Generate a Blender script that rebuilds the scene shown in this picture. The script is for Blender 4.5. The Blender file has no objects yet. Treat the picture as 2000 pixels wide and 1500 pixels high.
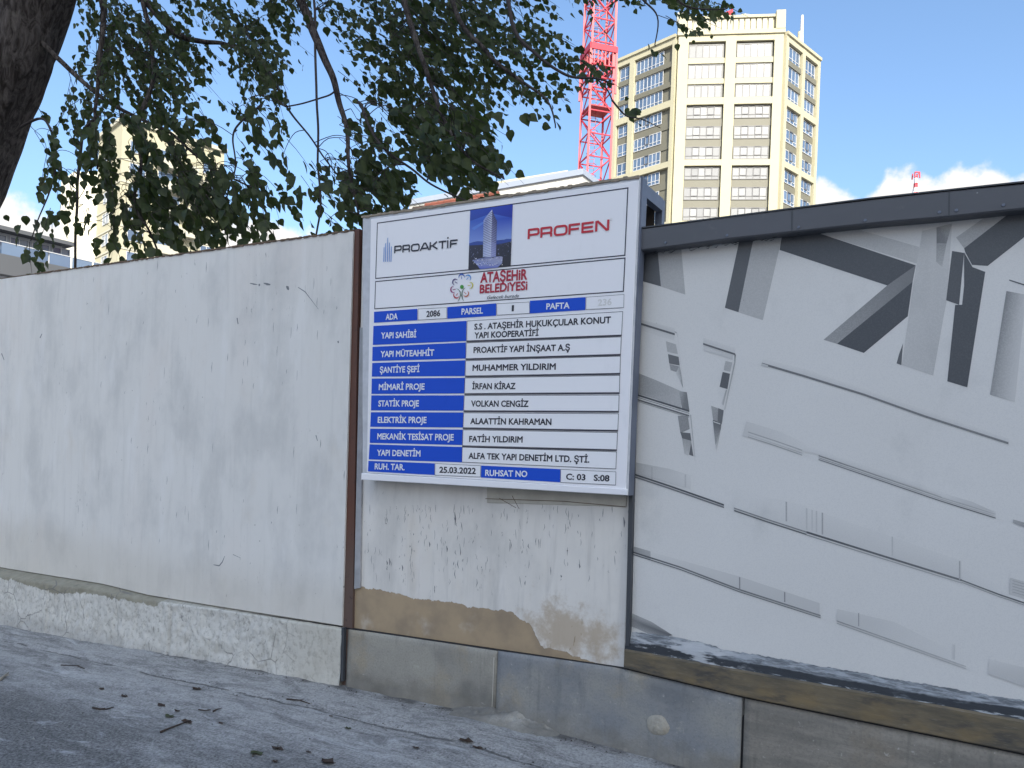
import bpy, math, random
from math import sin, cos, radians as R, pi
from mathutils import Vector, Matrix, noise
from mathutils.geometry import tessellate_polygon
random.seed(7)
sc = bpy.context.scene
COL = sc.collection

# ------------------------------------------------------------------ camera, light, exposure
FPX = 1500.0; PPU, PPV = 1000.0, 887.0; ROLL = R(2.18); CAMZ = 1.5
cam = bpy.data.cameras.new('camera'); cam.sensor_width = 36; cam.lens = 27.0
cam.shift_y = 137 / 2000; cam.clip_end = 3000; cam.clip_start = 0.05
cam_o = bpy.data.objects.new('camera', cam); COL.objects.link(cam_o)
cam_o.matrix_world = Matrix.Translation((0, 0, CAMZ)) @ Matrix.Rotation(R(90), 4, 'X') @ Matrix.Rotation(ROLL, 4, 'Z')
sc.camera = cam_o

SUN_EL, SUN_AZ = R(33), R(8)            # behind the viewer, a little to the right
sun_dir = Vector((sin(SUN_AZ) * cos(SUN_EL), -cos(SUN_AZ) * cos(SUN_EL), sin(SUN_EL)))
sun = bpy.data.lights.new('sun', 'SUN'); sun.energy = 3.0; sun.angle = R(0.5); sun.color = (1, .93, .80)
sun_o = bpy.data.objects.new('sun', sun); COL.objects.link(sun_o)
sun_o.rotation_euler = sun_dir.to_track_quat('Z', 'Y').to_euler()
sc.view_settings.view_transform = 'Standard'; sc.view_settings.look = 'None'
sc.view_settings.gamma = 1; sc.view_settings.use_curve_mapping = False
sc.view_settings.exposure = 1.27

def srgb(r, g=None, b=None):
    if g is None: g = b = r
    f = lambda c: (c / 255 / 12.92) if c / 255 <= .04045 else ((c / 255 + .055) / 1.055) ** 2.4
    return (f(r), f(g), f(b), 1)

class N:
    """small node-tree helper"""
    def __init__(s, nt): s.nt = nt; s.n = nt.nodes; s.l = nt.links
    def new(s, t, **k):
        n = s.n.new(t)
        for a, v in k.items(): setattr(n, a, v)
        return n
    def put(s, sock, v):
        if v is None: return
        if hasattr(v, 'is_linked'): s.l.new(v, sock)
        else:
            if hasattr(sock.default_value, '__len__') and not hasattr(v, '__len__'): v = (v,) * len(sock.default_value)
            if hasattr(sock.default_value, '__len__') and len(v) < len(sock.default_value): v = tuple(v) + (1,)
            if hasattr(sock.default_value, '__len__') and len(v) > len(sock.default_value): v = tuple(v)[:len(sock.default_value)]
            sock.default_value = v
    def math(s, op, a, b=None, c=None, clamp=False):
        n = s.new('ShaderNodeMath', operation=op); n.use_clamp = clamp
        for i, v in enumerate((a, b, c)):
            if v is not None: s.put(n.inputs[i], v)
        return n.outputs[0]
    def coord(s, w='Object'): return s.new('ShaderNodeTexCoord').outputs[w]
    def xyz(s, v):
        n = s.new('ShaderNodeSeparateXYZ'); s.put(n.inputs[0], v); return n.outputs
    def comb(s, x, y, z):
        n = s.new('ShaderNodeCombineXYZ')
        for i, v in enumerate((x, y, z)): s.put(n.inputs[i], v)
        return n.outputs[0]
    def map(s, v, scale=(1, 1, 1), loc=(0, 0, 0), rot=(0, 0, 0)):
        n = s.new('ShaderNodeMapping'); s.put(n.inputs['Vector'], v)
        n.inputs['Scale'].default_value = scale; n.inputs['Location'].default_value = loc; n.inputs['Rotation'].default_value = rot
        return n.outputs[0]
    def noise(s, v, scale=5, detail=4, rough=.55, dist=0):
        n = s.new('ShaderNodeTexNoise'); s.put(n.inputs['Vector'], v)
        n.inputs['Scale'].default_value = scale; n.inputs['Detail'].default_value = detail
        n.inputs['Roughness'].default_value = rough; n.inputs['Distortion'].default_value = dist
        return n.outputs['Fac']
    def voro(s, v, scale=5, feature='F1'):
        n = s.new('ShaderNodeTexVoronoi', feature=feature); s.put(n.inputs['Vector'], v); n.inputs['Scale'].default_value = scale
        return n.outputs['Distance']
    def step(s, v, a, b):
        n = s.new('ShaderNodeMapRange', interpolation_type='SMOOTHSTEP'); s.put(n.inputs['Value'], v)
        s.put(n.inputs['From Min'], a); s.put(n.inputs['From Max'], b)
        return n.outputs['Result']
    def mix(s, f, a, b):
        n = s.new('ShaderNodeMix', data_type='RGBA'); s.put(n.inputs[0], f); s.put(n.inputs[6], a); s.put(n.inputs[7], b)
        return n.outputs[2]
    def mul(s, a, b): return s.math('MULTIPLY', a, b)
    def curve(s, v, pts):
        """piecewise linear function of v (points sorted in x, any range)"""
        n = s.new('ShaderNodeFloatCurve'); x0, x1 = pts[0][0], pts[-1][0]
        ys = [p[1] for p in pts]; y0, y1 = min(ys) - .001, max(ys) + .001
        c = n.mapping.curves[0]
        q = [((p[0] - x0) / (x1 - x0), (p[1] - y0) / (y1 - y0)) for p in pts]
        c.points[0].location = q[0]; c.points[1].location = q[-1]
        for a in q[1:-1]: c.points.new(*a)
        for p in c.points: p.handle_type = 'VECTOR'
        n.mapping.update()
        t = s.math('DIVIDE', s.math('SUBTRACT', v, x0), x1 - x0, clamp=True)
        s.put(n.inputs['Value'], t)
        return s.math('ADD', s.mul(n.outputs[0], y1 - y0), y0)

# ------------------------------------------------------------------ world: daylight sky with a bank of low cumulus
w = bpy.data.worlds.new('World'); sc.world = w; w.use_nodes = True
g = N(w.node_tree); bg = w.node_tree.nodes['Background']
sky = g.new('ShaderNodeTexSky', sky_type='NISHITA'); sky.sun_disc = False
sky.sun_elevation = SUN_EL; sky.sun_rotation = pi - SUN_AZ
sky.air_density = 1.0; sky.dust_density = 3.0; sky.ozone_density = 1.4
d = g.coord('Generated'); dx, dy, dz = g.xyz(d)
n1 = g.noise(d, 7, 6, .6); n2 = g.noise(g.map(d, loc=(3, 1, 7)), 2.6, 3, .5); n3 = g.noise(g.map(d, loc=(9, 4, 2)), 26, 5, .6)
az = g.math('ARCTAN2', dx, dy)
base = g.curve(az, [(-3.15, .24), (-2.2, .3), (-1.4, .22), (-.75, .25), (-.62, .265), (-.5, .215), (-.42, .25), (-.32, .275), (-.22, .24), (-.1, .2), (.1, .2), (.26, .29), (.375, .335), (.40, .305), (.415, .29),
                    (.43, .325), (.452, .345), (.475, .328), (.495, .318), (.525, .338), (.54, .330), (.556, .300), (.575, .318), (.60, .335), (.70, .25), (.9, .27), (1.4, .22), (2.2, .3), (3.15, .24)])
top = g.math('ADD', base, g.math('ADD', g.mul(g.math('SUBTRACT', n1, .5), .06), g.mul(g.math('SUBTRACT', n3, .5), .05)))
cm = g.step(g.math('SUBTRACT', top, dz), -.004, .014)
wisp = g.mul(g.step(g.noise(g.map(d, scale=(1, 1, 3.2)), 2.3, 6, .62), .62, .9), .12)
cm = g.math('MAXIMUM', cm, wisp)
shade = g.step(g.math('ADD', g.math('SUBTRACT', top, dz), g.mul(g.math('SUBTRACT', n1, .5), .15)), .0, .16)
cloud = g.mix(shade, (3.75, 3.65, 3.55, 1), (2.9, 2.95, 3.1, 1))
skyc = g.mix(1.0, sky.outputs[0], (1, 1, 1, 1)); mm = skyc.node; mm.blend_type = 'MULTIPLY'
mm.inputs[7].default_value = (.775, .89, .97, 1)
g.l.new(g.mix(cm, skyc, cloud), bg.inputs[0]); bg.inputs[1].default_value = 0.125

# ------------------------------------------------------------------ geometry helpers
CR, SR = cos(ROLL), sin(ROLL)
def ray(u, v):
    du, dv = u - PPU, v - PPV
    return (du * CR + dv * SR) / FPX, -(-du * SR + dv * CR) / FPX
def P(u, v, D):
    x, z = ray(u, v); return Vector((x * D, D, CAMZ + z * D))
WA, WB, WC = .52, .854, 3.587            # fence plane  WA*x + WB*y = WC
_l = math.hypot(WA, WB); WA, WB, WC = WA / _l, WB / _l, WC / _l
EX = Vector((WB, -WA, 0)); EY = Vector((WA, WB, 0)); EZ = Vector((0, 0, 1))
MW = Matrix(((EX.x, EY.x, 0, WA * WC), (EX.y, EY.y, 0, WB * WC), (0, 0, 1, 0), (0, 0, 0, 1)))
def W(u, v, y0=0.0):
    """picture point on the plane y = y0 of the fence frame -> (s, z)"""
    x, z = ray(u, v); t = (WC + y0) / (WA * x + WB)
    return (x * t) * EX.x + t * EX.y, CAMZ + z * t
def WV(u, v, y0=0.0):
    s, z = W(u, v, y0); return Vector((s, y0, z))
def to_w(p): return MW @ Vector(p)

def mesh_obj(name, vs, fs, mat, parent=None, smooth=False, cols=None, matrix=None):
    me = bpy.data.meshes.new(name); me.from_pydata([tuple(v) for v in vs], [], fs); me.update()
    if mat is not None:
        for m in (mat if isinstance(mat, (list, tuple)) else [mat]): me.materials.append(m)
    if smooth: me.polygons.foreach_set('use_smooth', [True] * len(me.polygons))
    if cols is not None:
        a = me.color_attributes.new('Col', 'FLOAT_COLOR', 'POINT')
        flat = []
        for c in cols: flat += list(c) if hasattr(c, '__len__') else [c, c, c, 1]
        a.data.foreach_set('color', flat)
    o = bpy.data.objects.new(name, me); COL.objects.link(o)
    if parent is not None: o.parent = parent
    if matrix is not None: o.matrix_local = matrix
    return o

class Thing:
    def __init__(s, name, label, cat, origin=(0, 0, 0), frame=None, group=None):
        s.org = Vector(origin); s.frame = frame or Matrix()
        s.o = bpy.data.objects.new(name, None); COL.objects.link(s.o); s.o.empty_display_size = .2
        s.o.matrix_world = s.frame @ Matrix.Translation(s.org)
        s.o['label'] = label; s.o['category'] = cat
        if group: s.o['group'] = group
    def part(s, name, mb, mat, parent=None, smooth=False, label=None, stuff=False):
        vs = [Vector(v) - s.org for v in mb.v]
        o = mesh_obj(name, vs, mb.f, mat, parent or s.o, smooth, mb.c if mb.c else None)
        if label: o['label'] = label
        if stuff: o['kind'] = 'stuff'
        if mb.m: o.data.polygons.foreach_set('material_index', mb.m)
        return o
def struct(o): o['kind'] = 'structure'; return o

BOXF = [(0, 3, 2, 1), (4, 5, 6, 7), (0, 1, 5, 4), (1, 2, 6, 5), (2, 3, 7, 6), (3, 0, 4, 7)]
class MB:
    def __init__(s): s.v = []; s.f = []; s.c = []; s.m = []
    def add(s, vs, fs, c=None):
        n = len(s.v); s.v += [Vector(v) for v in vs]; s.f += [tuple(i + n for i in f) for f in fs]
        if c is not None: s.c += (c if isinstance(c, list) else [c] * len(vs))
        return s
    def box(s, x0, x1, y0, y1, z0, z1, M=None, c=None):
        vs = [(x0, y0, z0), (x1, y0, z0), (x1, y1, z0), (x0, y1, z0), (x0, y0, z1), (x1, y0, z1), (x1, y1, z1), (x0, y1, z1)]
        if M is not None: vs = [M @ Vector(v) for v in vs]
        return s.add(vs, BOXF, c)
    def slab(s, quad, y0, y1, c=None):
        """prism over a polygon of (s,z) corners from y0 (front) to y1 (back)"""
        n = len(quad); vs = [(a, y0, b) for a, b in quad] + [(a, y1, b) for a, b in quad]
        fs = [tuple(range(n)), tuple(range(2 * n - 1, n - 1, -1))] + [(i, i + n, (i + 1) % n + n, (i + 1) % n) for i in range(n)]
        return s.add(vs, fs, c)
    def bslab(s, quad, y0, y1, b=.004, c=None):
        """the same with a bevelled front edge"""
        n = len(quad); cx = sum(q[0] for q in quad) / n; cz = sum(q[1] for q in quad) / n
        ins = []
        for a, z in quad:
            dx, dz = cx - a, cz - z
            ins.append((a + math.copysign(b, dx), z + math.copysign(b, dz)))
        vs = [(a, y0, z) for a, z in ins] + [(a, y0 + b, z) for a, z in quad] + [(a, y1, z) for a, z in quad]
        fs = [tuple(range(n)), tuple(range(3 * n - 1, 2 * n - 1, -1))]
        for i in range(n):
            j = (i + 1) % n; fs += [(i, i + n, j + n, j), (i + n, i + 2 * n, j + 2 * n, j + n)]
        return s.add(vs, fs, c)
    def poly(s, pts, y, c=None):
        """flat sheet (concave allowed) of (s,z) points facing the street"""
        tr = tessellate_polygon([[Vector((a, b, 0)) for a, b in pts]])
        return s.add([(a, y, b) for a, b in pts], [tuple(t) for t in tr], c)
    def tube(s, pts, rads, n=6, cap=True, c=None):
        pts = [Vector(p) for p in pts]; k = len(pts); ref = None; vs = []
        for i in range(k):
            t = (pts[min(i + 1, k - 1)] - pts[max(i - 1, 0)]).normalized()
            if ref is None: ref = t.orthogonal().normalized()
            a = (ref - t * ref.dot(t)).normalized(); ref = a; b = t.cross(a)
            for j in range(n):
                q = 2 * pi * j / n; vs.append(pts[i] + (a * cos(q) + b * sin(q)) * rads[i])
        fs = [(i * n + j, i * n + (j + 1) % n, (i + 1) * n + (j + 1) % n, (i + 1) * n + j) for i in range(k - 1) for j in range(n)]
        if cap: fs += [tuple(range(n - 1, -1, -1)), tuple(range((k - 1) * n, k * n))]
        return s.add(vs, fs, c)
    def bar(s, a, b, w, h=None):
        """square bar between two points"""
        a, b = Vector(a), Vector(b); t = (b - a).normalized(); up = Vector((0, 0, 1)) if abs(t.z) < .9 else Vector((0, 1, 0))
        x = t.cross(up).normalized() * w / 2; y = x.cross(t).normalized() * (h or w) / 2
        vs = [a - x - y, a + x - y, a + x + y, a - x + y, b - x - y, b + x - y, b + x + y, b - x + y]
        return s.add(vs, BOXF)

def material(name):
    m = bpy.data.materials.new(name); m.use_nodes = True
    h = N(m.node_tree); h.bs = m.node_tree.nodes['Principled BSDF']; h.m = m; return h
def fin(h, col, rough=.7, bump=None, bstr=.3, bdist=.01, spec=None, metal=None):
    h.put(h.bs.inputs['Base Color'], col); h.put(h.bs.inputs['Roughness'], rough)
    if spec is not None: h.put(h.bs.inputs['Specular IOR Level'], spec)
    if metal is not None: h.put(h.bs.inputs['Metallic'], metal)
    if bump is not None:
        b = h.new('ShaderNodeBump'); h.put(b.inputs['Height'], bump); b.inputs['Strength'].default_value = bstr; b.inputs['Distance'].default_value = bdist
        h.l.new(b.outputs[0], h.bs.inputs['Normal'])
    return h.m
def plain(name, col, rough=.6, var=.12, scale=6, **k):
    h = material(name); c = h.coord(); n = h.noise(c, scale, 5, .6)
    lo = tuple(x * (1 - var) for x in col[:3]) + (1,); hi = tuple(min(1, x * (1 + var)) for x in col[:3]) + (1,)
    return fin(h, h.mix(n, lo, hi), rough, **k)

# ------------------------------------------------------------------ materials of the fence
def wall_paint(name, base, streak=.5, warm=.3, chips=0.5, seed=0, patch=None, grime_low=None):
    h = material(name); c = h.map(h.coord(), loc=(seed, 0, seed * .7)); raw = h.coord(); x, y, z = h.xyz(raw)
    big = h.noise(h.map(c, scale=(1, 1, .5)), 1.3, 4, .55)
    st = h.noise(h.map(c, scale=(9, 1, .9)), 1.6, 5, .65, .4)
    st2 = h.noise(h.map(c, scale=(34, 1, 2.0)), 1.2, 4, .7, .3)
    fine = h.noise(c, 60, 4, .6)
    b = base
    grey = tuple(v * .62 for v in b[:3]) + (1,); gw = (b[0] * .86, b[1] * .78, b[2] * .68, 1); pk = (b[0] * .98, b[1] * .90, b[2] * .87, 1)
    col = h.mix(h.mul(h.step(st, .48, .78), streak), b, grey)
    col = h.mix(h.mul(h.step(big, .5, .75), warm), col, pk)
    col = h.mix(h.mul(h.step(st2, .6, .8), streak * .5), col, grey)
    col = h.mix(h.mul(h.step(h.noise(h.map(c, loc=(5, 0, 2), scale=(1.4, 1, .8)), 2.1, 5, .6), .55, .8), .35), col, gw)
    blot = h.noise(h.map(c, loc=(11, 0, 3), scale=(1.1, 1, .75)), 1.9, 6, .62)
    col = h.mix(h.mul(h.step(blot, .44, .70), .55), col, (b[0] * .68, b[1] * .69, b[2] * .70, 1))
    cl = h.noise(h.map(c, loc=(1, 0, 13), scale=(2.2, 1, .6)), 2.3, 5, .6)
    col = h.mix(h.mul(h.step(cl, .52, .70), .35), col, (min(.86, b[0] * 1.12), min(.86, b[1] * 1.13), min(.88, b[2] * 1.17), 1))
    # small vertical scars in the paint
    ch = h.noise(h.map(c, scale=(26, 1, 5.5)), 2.6, 3, .6, 1.1); where = h.step(h.noise(h.map(c, scale=(1, 1, .6)), 2.4, 3), .47, .66)
    chm = h.mul(h.mul(h.step(ch, .665, .70), where), chips)
    col = h.mix(chm, col, (b[0] * .27, b[1] * .27, b[2] * .28, 1))
    dots = h.mul(h.step(h.voro(h.map(c, scale=(1, 1, 1)), 13), .075, .045), h.step(h.noise(c, 3.3, 2), .58, .62))
    col = h.mix(h.mul(dots, chips), col, (b[0] * .3, b[1] * .28, b[2] * .26, 1))
    height = h.math('SUBTRACT', h.mul(fine, .3), chm)
    if grime_low:
        gcol, pts = grime_low
        lim = h.curve(x, pts); e = h.math('ADD', h.math('SUBTRACT', lim, z), h.mul(h.math('SUBTRACT', h.noise(c, 5, 5, .6), .5), .16))
        col = h.mix(h.mul(h.step(e, -.28, .10), .32), col, gcol)
    if patch:
        tan, pts, cloud = patch
        lim = h.curve(x, pts)
        e = h.math('ADD', h.math('SUBTRACT', lim, z), h.math('ADD', h.mul(h.math('SUBTRACT', h.noise(c, 14, 5, .65), .5), .05), h.mul(h.math('SUBTRACT', h.noise(c, 70, 3, .6), .5), .008)))
        m = h.step(e, 0, .004)
        t1 = h.mix(h.step(h.noise(c, 6, 5, .6), .35, .75), tan, (tan[0] * .72, tan[1] * .74, tan[2] * .8, 1))
        t1 = h.mix(h.mul(h.step(h.noise(h.map(c, loc=(2, 0, 5)), 4, 5, .6), .55, .75), .35), t1, b)
        cx, cz, rx, rz = cloud
        dd = h.math('SQRT', h.math('ADD', h.math('POWER', h.math('DIVIDE', h.math('SUBTRACT', x, cx), rx), 2), h.math('POWER', h.math('DIVIDE', h.math('SUBTRACT', z, cz), rz), 2)))
        sm = h.mul(h.step(h.math('ADD', dd, h.mul(h.math('SUBTRACT', h.noise(c, 9, 6, .7), .5), 3.2)), 1.15, .25), .7)
        col = h.mix(sm, col, tan); col = h.mix(m, col, t1)
        height = h.math('SUBTRACT', height, h.mul(m, .8))
    return fin(h, col, h.math('ADD', .5, h.mul(fine, .2)), height, .35, .004, spec=.35)

WHITE = (.62, .63, .63, 1)
# (patch outline is worked out from the panel's own coordinates below)

def stone(name, a, b, seed, dark=.5, streaky=False, warm=(.36, .30, .21, 1)):
    h = material(name); c = h.map(h.coord(), loc=(seed, seed * .3, seed * .7)); x, y, z = h.xyz(h.coord())
    sc_ = (1, 1, 6) if streaky else (1, 1, 1.3)
    n = h.noise(h.map(c, scale=sc_), 2.6, 6, .6); f = h.noise(c, 90, 4, .65); m2 = h.noise(h.map(c, loc=(4, 1, 1)), 3.4, 5, .6)
    col = h.mix(h.step(n, .35, .68), a, b)
    col = h.mix(h.mul(h.step(m2, .55, .72), .6), col, warm)
    col = h.mix(h.mul(h.step(h.noise(h.map(c, loc=(7, 3, 1)), 2.2, 4), .52, .72), dark), col, (a[0] * .42, a[1] * .44, a[2] * .48, 1))
    col = h.mix(h.mul(h.step(f, .42, .75), .35), col, (a[0] * .55, a[1] * .55, a[2] * .55, 1))
    col = h.mix(h.mul(h.step(h.noise(c, 38, 3, .6), .66, .74), .5), col, (.5, .48, .44, 1))
    pits = h.step(h.voro(c, 46), .02, .14)
    spl = h.step(h.math('ADD', z, h.mul(h.math('SUBTRACT', h.noise(c, 7, 6, .7), .5), .34)), .19, .03)
    col = h.mix(h.mul(spl, .6), col, (.17, .155, .13, 1))
    run = h.mul(h.step(h.noise(h.map(c, scale=(7, 1, .7)), 3, 5, .65), .55, .72), .35); col = h.mix(run, col, (a[0] * .55, a[1] * .55, a[2] * .56, 1))
    ef = h.step(h.noise(h.map(c, loc=(2, 5, 2)), 5, 6, .7), .60, .70); col = h.mix(h.mul(ef, .35), col, (.52, .49, .42, 1))
    return fin(h, col, .82, h.math('ADD', h.math('ADD', h.mul(n, .8), h.mul(f, .5)), h.mul(pits, .25)), .5, .008, spec=.25)

M_STEEL_BROWN = None
def painted_steel():
    h = material('brown_painted_steel'); c = h.coord(); x, y, z = h.xyz(c)
    n = h.noise(h.map(c, scale=(6, 6, 1)), 3, 5, .65); low = h.step(z, 1.15, .65)
    col = h.mix(n, (.085, .030, .018, 1), (.13, .048, .028, 1))
    col = h.mix(h.mul(low, .65), col, (.115, .088, .075, 1))
    col = h.mix(h.mul(h.step(h.noise(c, 28, 4, .7), .6, .68), .55), col, (.03, .018, .014, 1))
    return fin(h, col, .5, n, .2, .003)
M_BROWN = painted_steel()
M_DARK = plain('dark_grey_powder_coat', (.055, .060, .068), .5, .28, 3.5, spec=.45)
def cap_mat():
    h = material('slate_grey_folded_metal'); c = h.coord(); n = h.noise(h.map(c, scale=(1, 2, 4)), 1.7, 5, .6); f = h.noise(c, 80, 3, .6)
    col = h.mix(n, (.070, .075, .082, 1), (.118, .120, .135, 1)); col = h.mix(h.mul(h.step(h.noise(c, 9, 5, .7), .6, .75), .4), col, (.17, .17, .175, 1))
    col = h.mix(h.mul(h.step(h.voro(c, 9), .035, .015), .7), col, (.4, .4, .4, 1))
    return fin(h, col, h.math('ADD', .42, h.mul(n, .2)), f, .12, .002)
M_CAP = cap_mat()
M_BLUEGREY = plain('blue_grey_steel', (.13, .15, .20), .45, .25, 9)
M_RUST = plain('rusted_edge', (.16, .11, .075), .85, .5, 30)
M_PLY = plain('weathered_plywood', (.055, .043, .035), .8, .45, 7)
M_BLACK = plain('black_gap_filler', (.012, .013, .016), .7, .3, 20)
M_INKDARK = plain('dark_chip', (.05, .05, .055), .8, .3, 40)

# ------------------------------------------------------------------ ground
ZW = [(W(u, v)) for u, v in [(-260, 1160), (0, 1207), (110, 1232), (400, 1288), (668, 1338), (844, 1376), (960, 1394), (1080, 1425), (1220, 1466)]]
ZW += [(W(1220, 1466)[0] + .8, W(1220, 1466)[1] - .01), (W(1220, 1466)[0] + 4, W(1220, 1466)[1] - .02)]
def zwall(s):
    if s <= ZW[0][0]: return ZW[0][1]
    for (a, za), (b, zb) in zip(ZW, ZW[1:]):
        if s <= b: return za + (zb - za) * (s - a) / (b - a)
    return ZW[-1][1]
def gz(s, y):
    d = max(0, -y); t = min(1, d / 2.6); t = t * t * (3 - 2 * t)
    z = zwall(s) * (1 - t) + min(0, zwall(s)) * .35 * t
    far = max(abs(s + 1), abs(y))
    if far > 12: z = z * max(0, 1 - (far - 12) / 10)
    if far < 11 and y < .4:
        p = Vector((s, y, 0)); z += .010 * noise.noise(p * 1.3) + .006 * noise.noise(p * 4.1) + .0028 * noise.noise(p * 13)
        z += .012 * math.exp(-((d - .42 - .05 * noise.noise(Vector((s * 1.5, 3, 0)))) / .05) ** 2) * max(0, min(1, -(s + .5) + .6)) * -1
    return z
def frange(a, b, n): return [a + (b - a) * i / n for i in range(n)]
xs = [-420, -150, -60, -30, -16, -11] + frange(-8.5, 3.0, 300) + [3, 4, 6, 9, 14, 30, 60, 150, 420]
ys = [-420, -150, -60, -25, -12, -7] + frange(-4.6, .4, 170) + [.4, 1.5, 4, 9, 16, 30, 60, 150, 420]
gv = [(x, y, gz(x, y)) for y in ys for x in xs]; nx = len(xs)
gf = [(j * nx + i, j * nx + i + 1, (j + 1) * nx + i + 1, (j + 1) * nx + i) for j in range(len(ys) - 1) for i in range(nx - 1)]
def ground_mat():
    h = material('worn_asphalt_and_cement'); c = h.coord(); x, y, z = h.xyz(c)
    big = h.noise(h.map(c, scale=(.55, 1.6, 1)), 1.5, 7, .68); md = h.noise(h.map(c, scale=(.5, 1.6, 1)), 6, 8, .72, .8); f = h.step(h.noise(c, 75, 4, .75), .30, .72); sp = h.voro(c, 90)
    asp = h.mix(f, (.060, .059, .057, 1), (.31, .305, .295, 1))
    asp = h.mix(h.mul(h.step(sp, .28, .10), .45), asp, (.26, .26, .27, 1))
    cem = h.mix(h.noise(c, 24, 5, .7), (.30, .295, .285, 1), (.72, .71, .695, 1))
    d = h.mul(y, -1)
    near = h.step(h.math('ADD', d, h.mul(h.math('SUBTRACT', big, .5), 1.5)), 1.35, .55)
    m = h.math('ADD', h.mul(near, .95), h.mul(h.step(big, .47, .66), .75), clamp=True)
    m = h.mul(m, h.math('ADD', .35, h.mul(h.step(md, .34, .56), .65))); m = h.mul(m, h.math('ADD', .45, h.mul(f, .55)))
    col = h.mix(m, asp, cem)
    worn = h.step(h.noise(h.map(c, loc=(6, 1, 0), scale=(.45, 1.8, 1)), 4.5, 8, .75, .6), .50, .62); col = h.mix(h.mul(worn, .42), col, (.102, .101, .10, 1))
    chalk = h.step(h.noise(h.map(c, loc=(2, 9, 0), scale=(.5, 1.7, 1)), 3.4, 8, .75, .6), .56, .68); col = h.mix(h.mul(chalk, .55), col, (.62, .63, .64, 1))
    dirt = h.mul(h.step(h.noise(h.map(c, loc=(3, 2, 0), scale=(.8, 2.2, 1)), 3.5, 6, .7), .6, .74), .6)
    col = h.mix(dirt, col, (.075, .068, .062, 1))
    crumbs = h.mul(h.step(h.noise(h.map(c, scale=(1, 1.8, 1)), 38, 3, .6, .8), .69, .73), h.step(h.noise(c, 2.0, 3), .42, .6))
    col = h.mix(h.mul(crumbs, .85), col, (.035, .03, .027, 1))
    crease = h.step(h.math('ABSOLUTE', h.math('SUBTRACT', h.math('ADD', d, h.mul(h.math('SUBTRACT', h.noise(h.comb(x, 0, 0), 2.3, 5, .7), .5), .16)), .42)), .016, .003)
    crease = h.mul(h.mul(crease, h.step(x, .2, -.6)), h.step(h.noise(c, 5, 4), .38, .5))
    col = h.mix(h.mul(crease, .7), col, (.05, .048, .047, 1))
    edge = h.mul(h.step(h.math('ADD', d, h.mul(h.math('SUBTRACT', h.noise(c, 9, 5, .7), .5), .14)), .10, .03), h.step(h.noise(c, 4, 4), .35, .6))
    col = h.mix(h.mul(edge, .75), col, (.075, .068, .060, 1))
    return fin(h, col, .85, h.math('ADD', h.math('ADD', h.mul(f, .5), h.mul(md, 1.2)), h.mul(crumbs, 1.0)), .55, .010, spec=.25)
gr = struct(mesh_obj('ground', gv, gf, ground_mat(), smooth=True, matrix=MW))

# ------------------------------------------------------------------ left fence panel on its rough plinth
def line_pts(us, f, y0=0): return [W(u, f(u), y0) for u in us]
def lerp(a, b, t): return a + (b - a) * t
def pl(pts):
    def f(u):
        if u <= pts[0][0]:
            (a, b), (c, d_) = pts[0], pts[1]; return b + (d_ - b) * (u - a) / (c - a)
        for (a, b), (c, d_) in zip(pts, pts[1:]):
            if u <= c: return b + (d_ - b) * (u - a) / (c - a)
        (a, b), (c, d_) = pts[-2], pts[-1]; return b + (d_ - b) * (u - a) / (c - a)
    return f
Fr = MW
t_left = Thing('boundary_wall', 'long weathered white wall on a crumbling whitewashed base, left of the brown post', 'wall', to_w((-4, 0, 0)) * 0 + Vector((-3.2, 0, 0)), MW)
topf = pl([(0, 545), (690, 451)]); botf = pl([(0, 1108), (200, 1140), (290, 1162), (400, 1180), (668, 1222)])
sl0 = W(0, 545)[0]
sL = -14.0
tl, tr = W(0, 545), W(692, 451)
k = (tr[1] - tl[1]) / (tr[0] - tl[0]); ztop = lambda s: tl[1] + k * (s - tl[0])
bpts = [W(u, v) for u, v in [(0, 1108), (200, 1140), (290, 1162), (400, 1180), (540, 1202), (668, 1222)]]
def zbot(s):
    if s <= bpts[0][0]: return bpts[0][1]
    for (a, za), (b, zb) in zip(bpts, bpts[1:]):
        if s <= b: return za + (zb - za) * (s - a) / (b - a)
    return bpts[-1][1]
# the post side is not quite plumb
right_top, right_bot = W(690, 451), W(668, 1222)
ss = [sL, -9, -7.5] + [x for x in frange(-7, right_bot[0] - .02, 60)] + [right_bot[0]]
def rx(s, z):            # shear the last metre so that the right edge leans like the post
    e = right_bot[0]; t = max(0, 1 - (e - s) / .8); q = (z - right_bot[1]) / (right_top[1] - right_bot[1])
    return s + (right_top[0] - right_bot[0]) * q * t
mb = MB(); n = len(ss); top = []; bot = []
for s in ss:
    zt = ztop(s) + .004 * noise.noise(Vector((s * 7, 0, 0))); zb = zbot(s)
    top.append((rx(s, zt), zt)); bot.append((rx(s, zb), zb))
vs = []
for y in (0, .045):
    vs += [(a, y, b) for a, b in bot] + [(a, y, b) for a, b in top]
fs = []
for i in range(n - 1):
    fs += [(i, i + 1, n + i + 1, n + i), (2 * n + i, 3 * n + i, 3 * n + i + 1, 2 * n + i + 1), (n + i, n + i + 1, 3 * n + i + 1, 3 * n + i), (i, 2 * n + i, 2 * n + i + 1, i + 1)]
fs += [(n - 1, 3 * n - 1, 4 * n - 1, 2 * n - 1), (0, n, 3 * n, 2 * n)]
mb.add(vs, fs)
gl = [(-7.0 + 3.2, .62), (-5 + 3.2, .52), (bpts[-1][0] + 3.2, .52)]
M_LEFT = wall_paint('weathered_white_panel', (.76, .74, .70, 1), .26, .35, .7, 1.7, grime_low=((.52, .46, .36, 1), gl))
t_left.part('panel', mb, M_LEFT)
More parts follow.
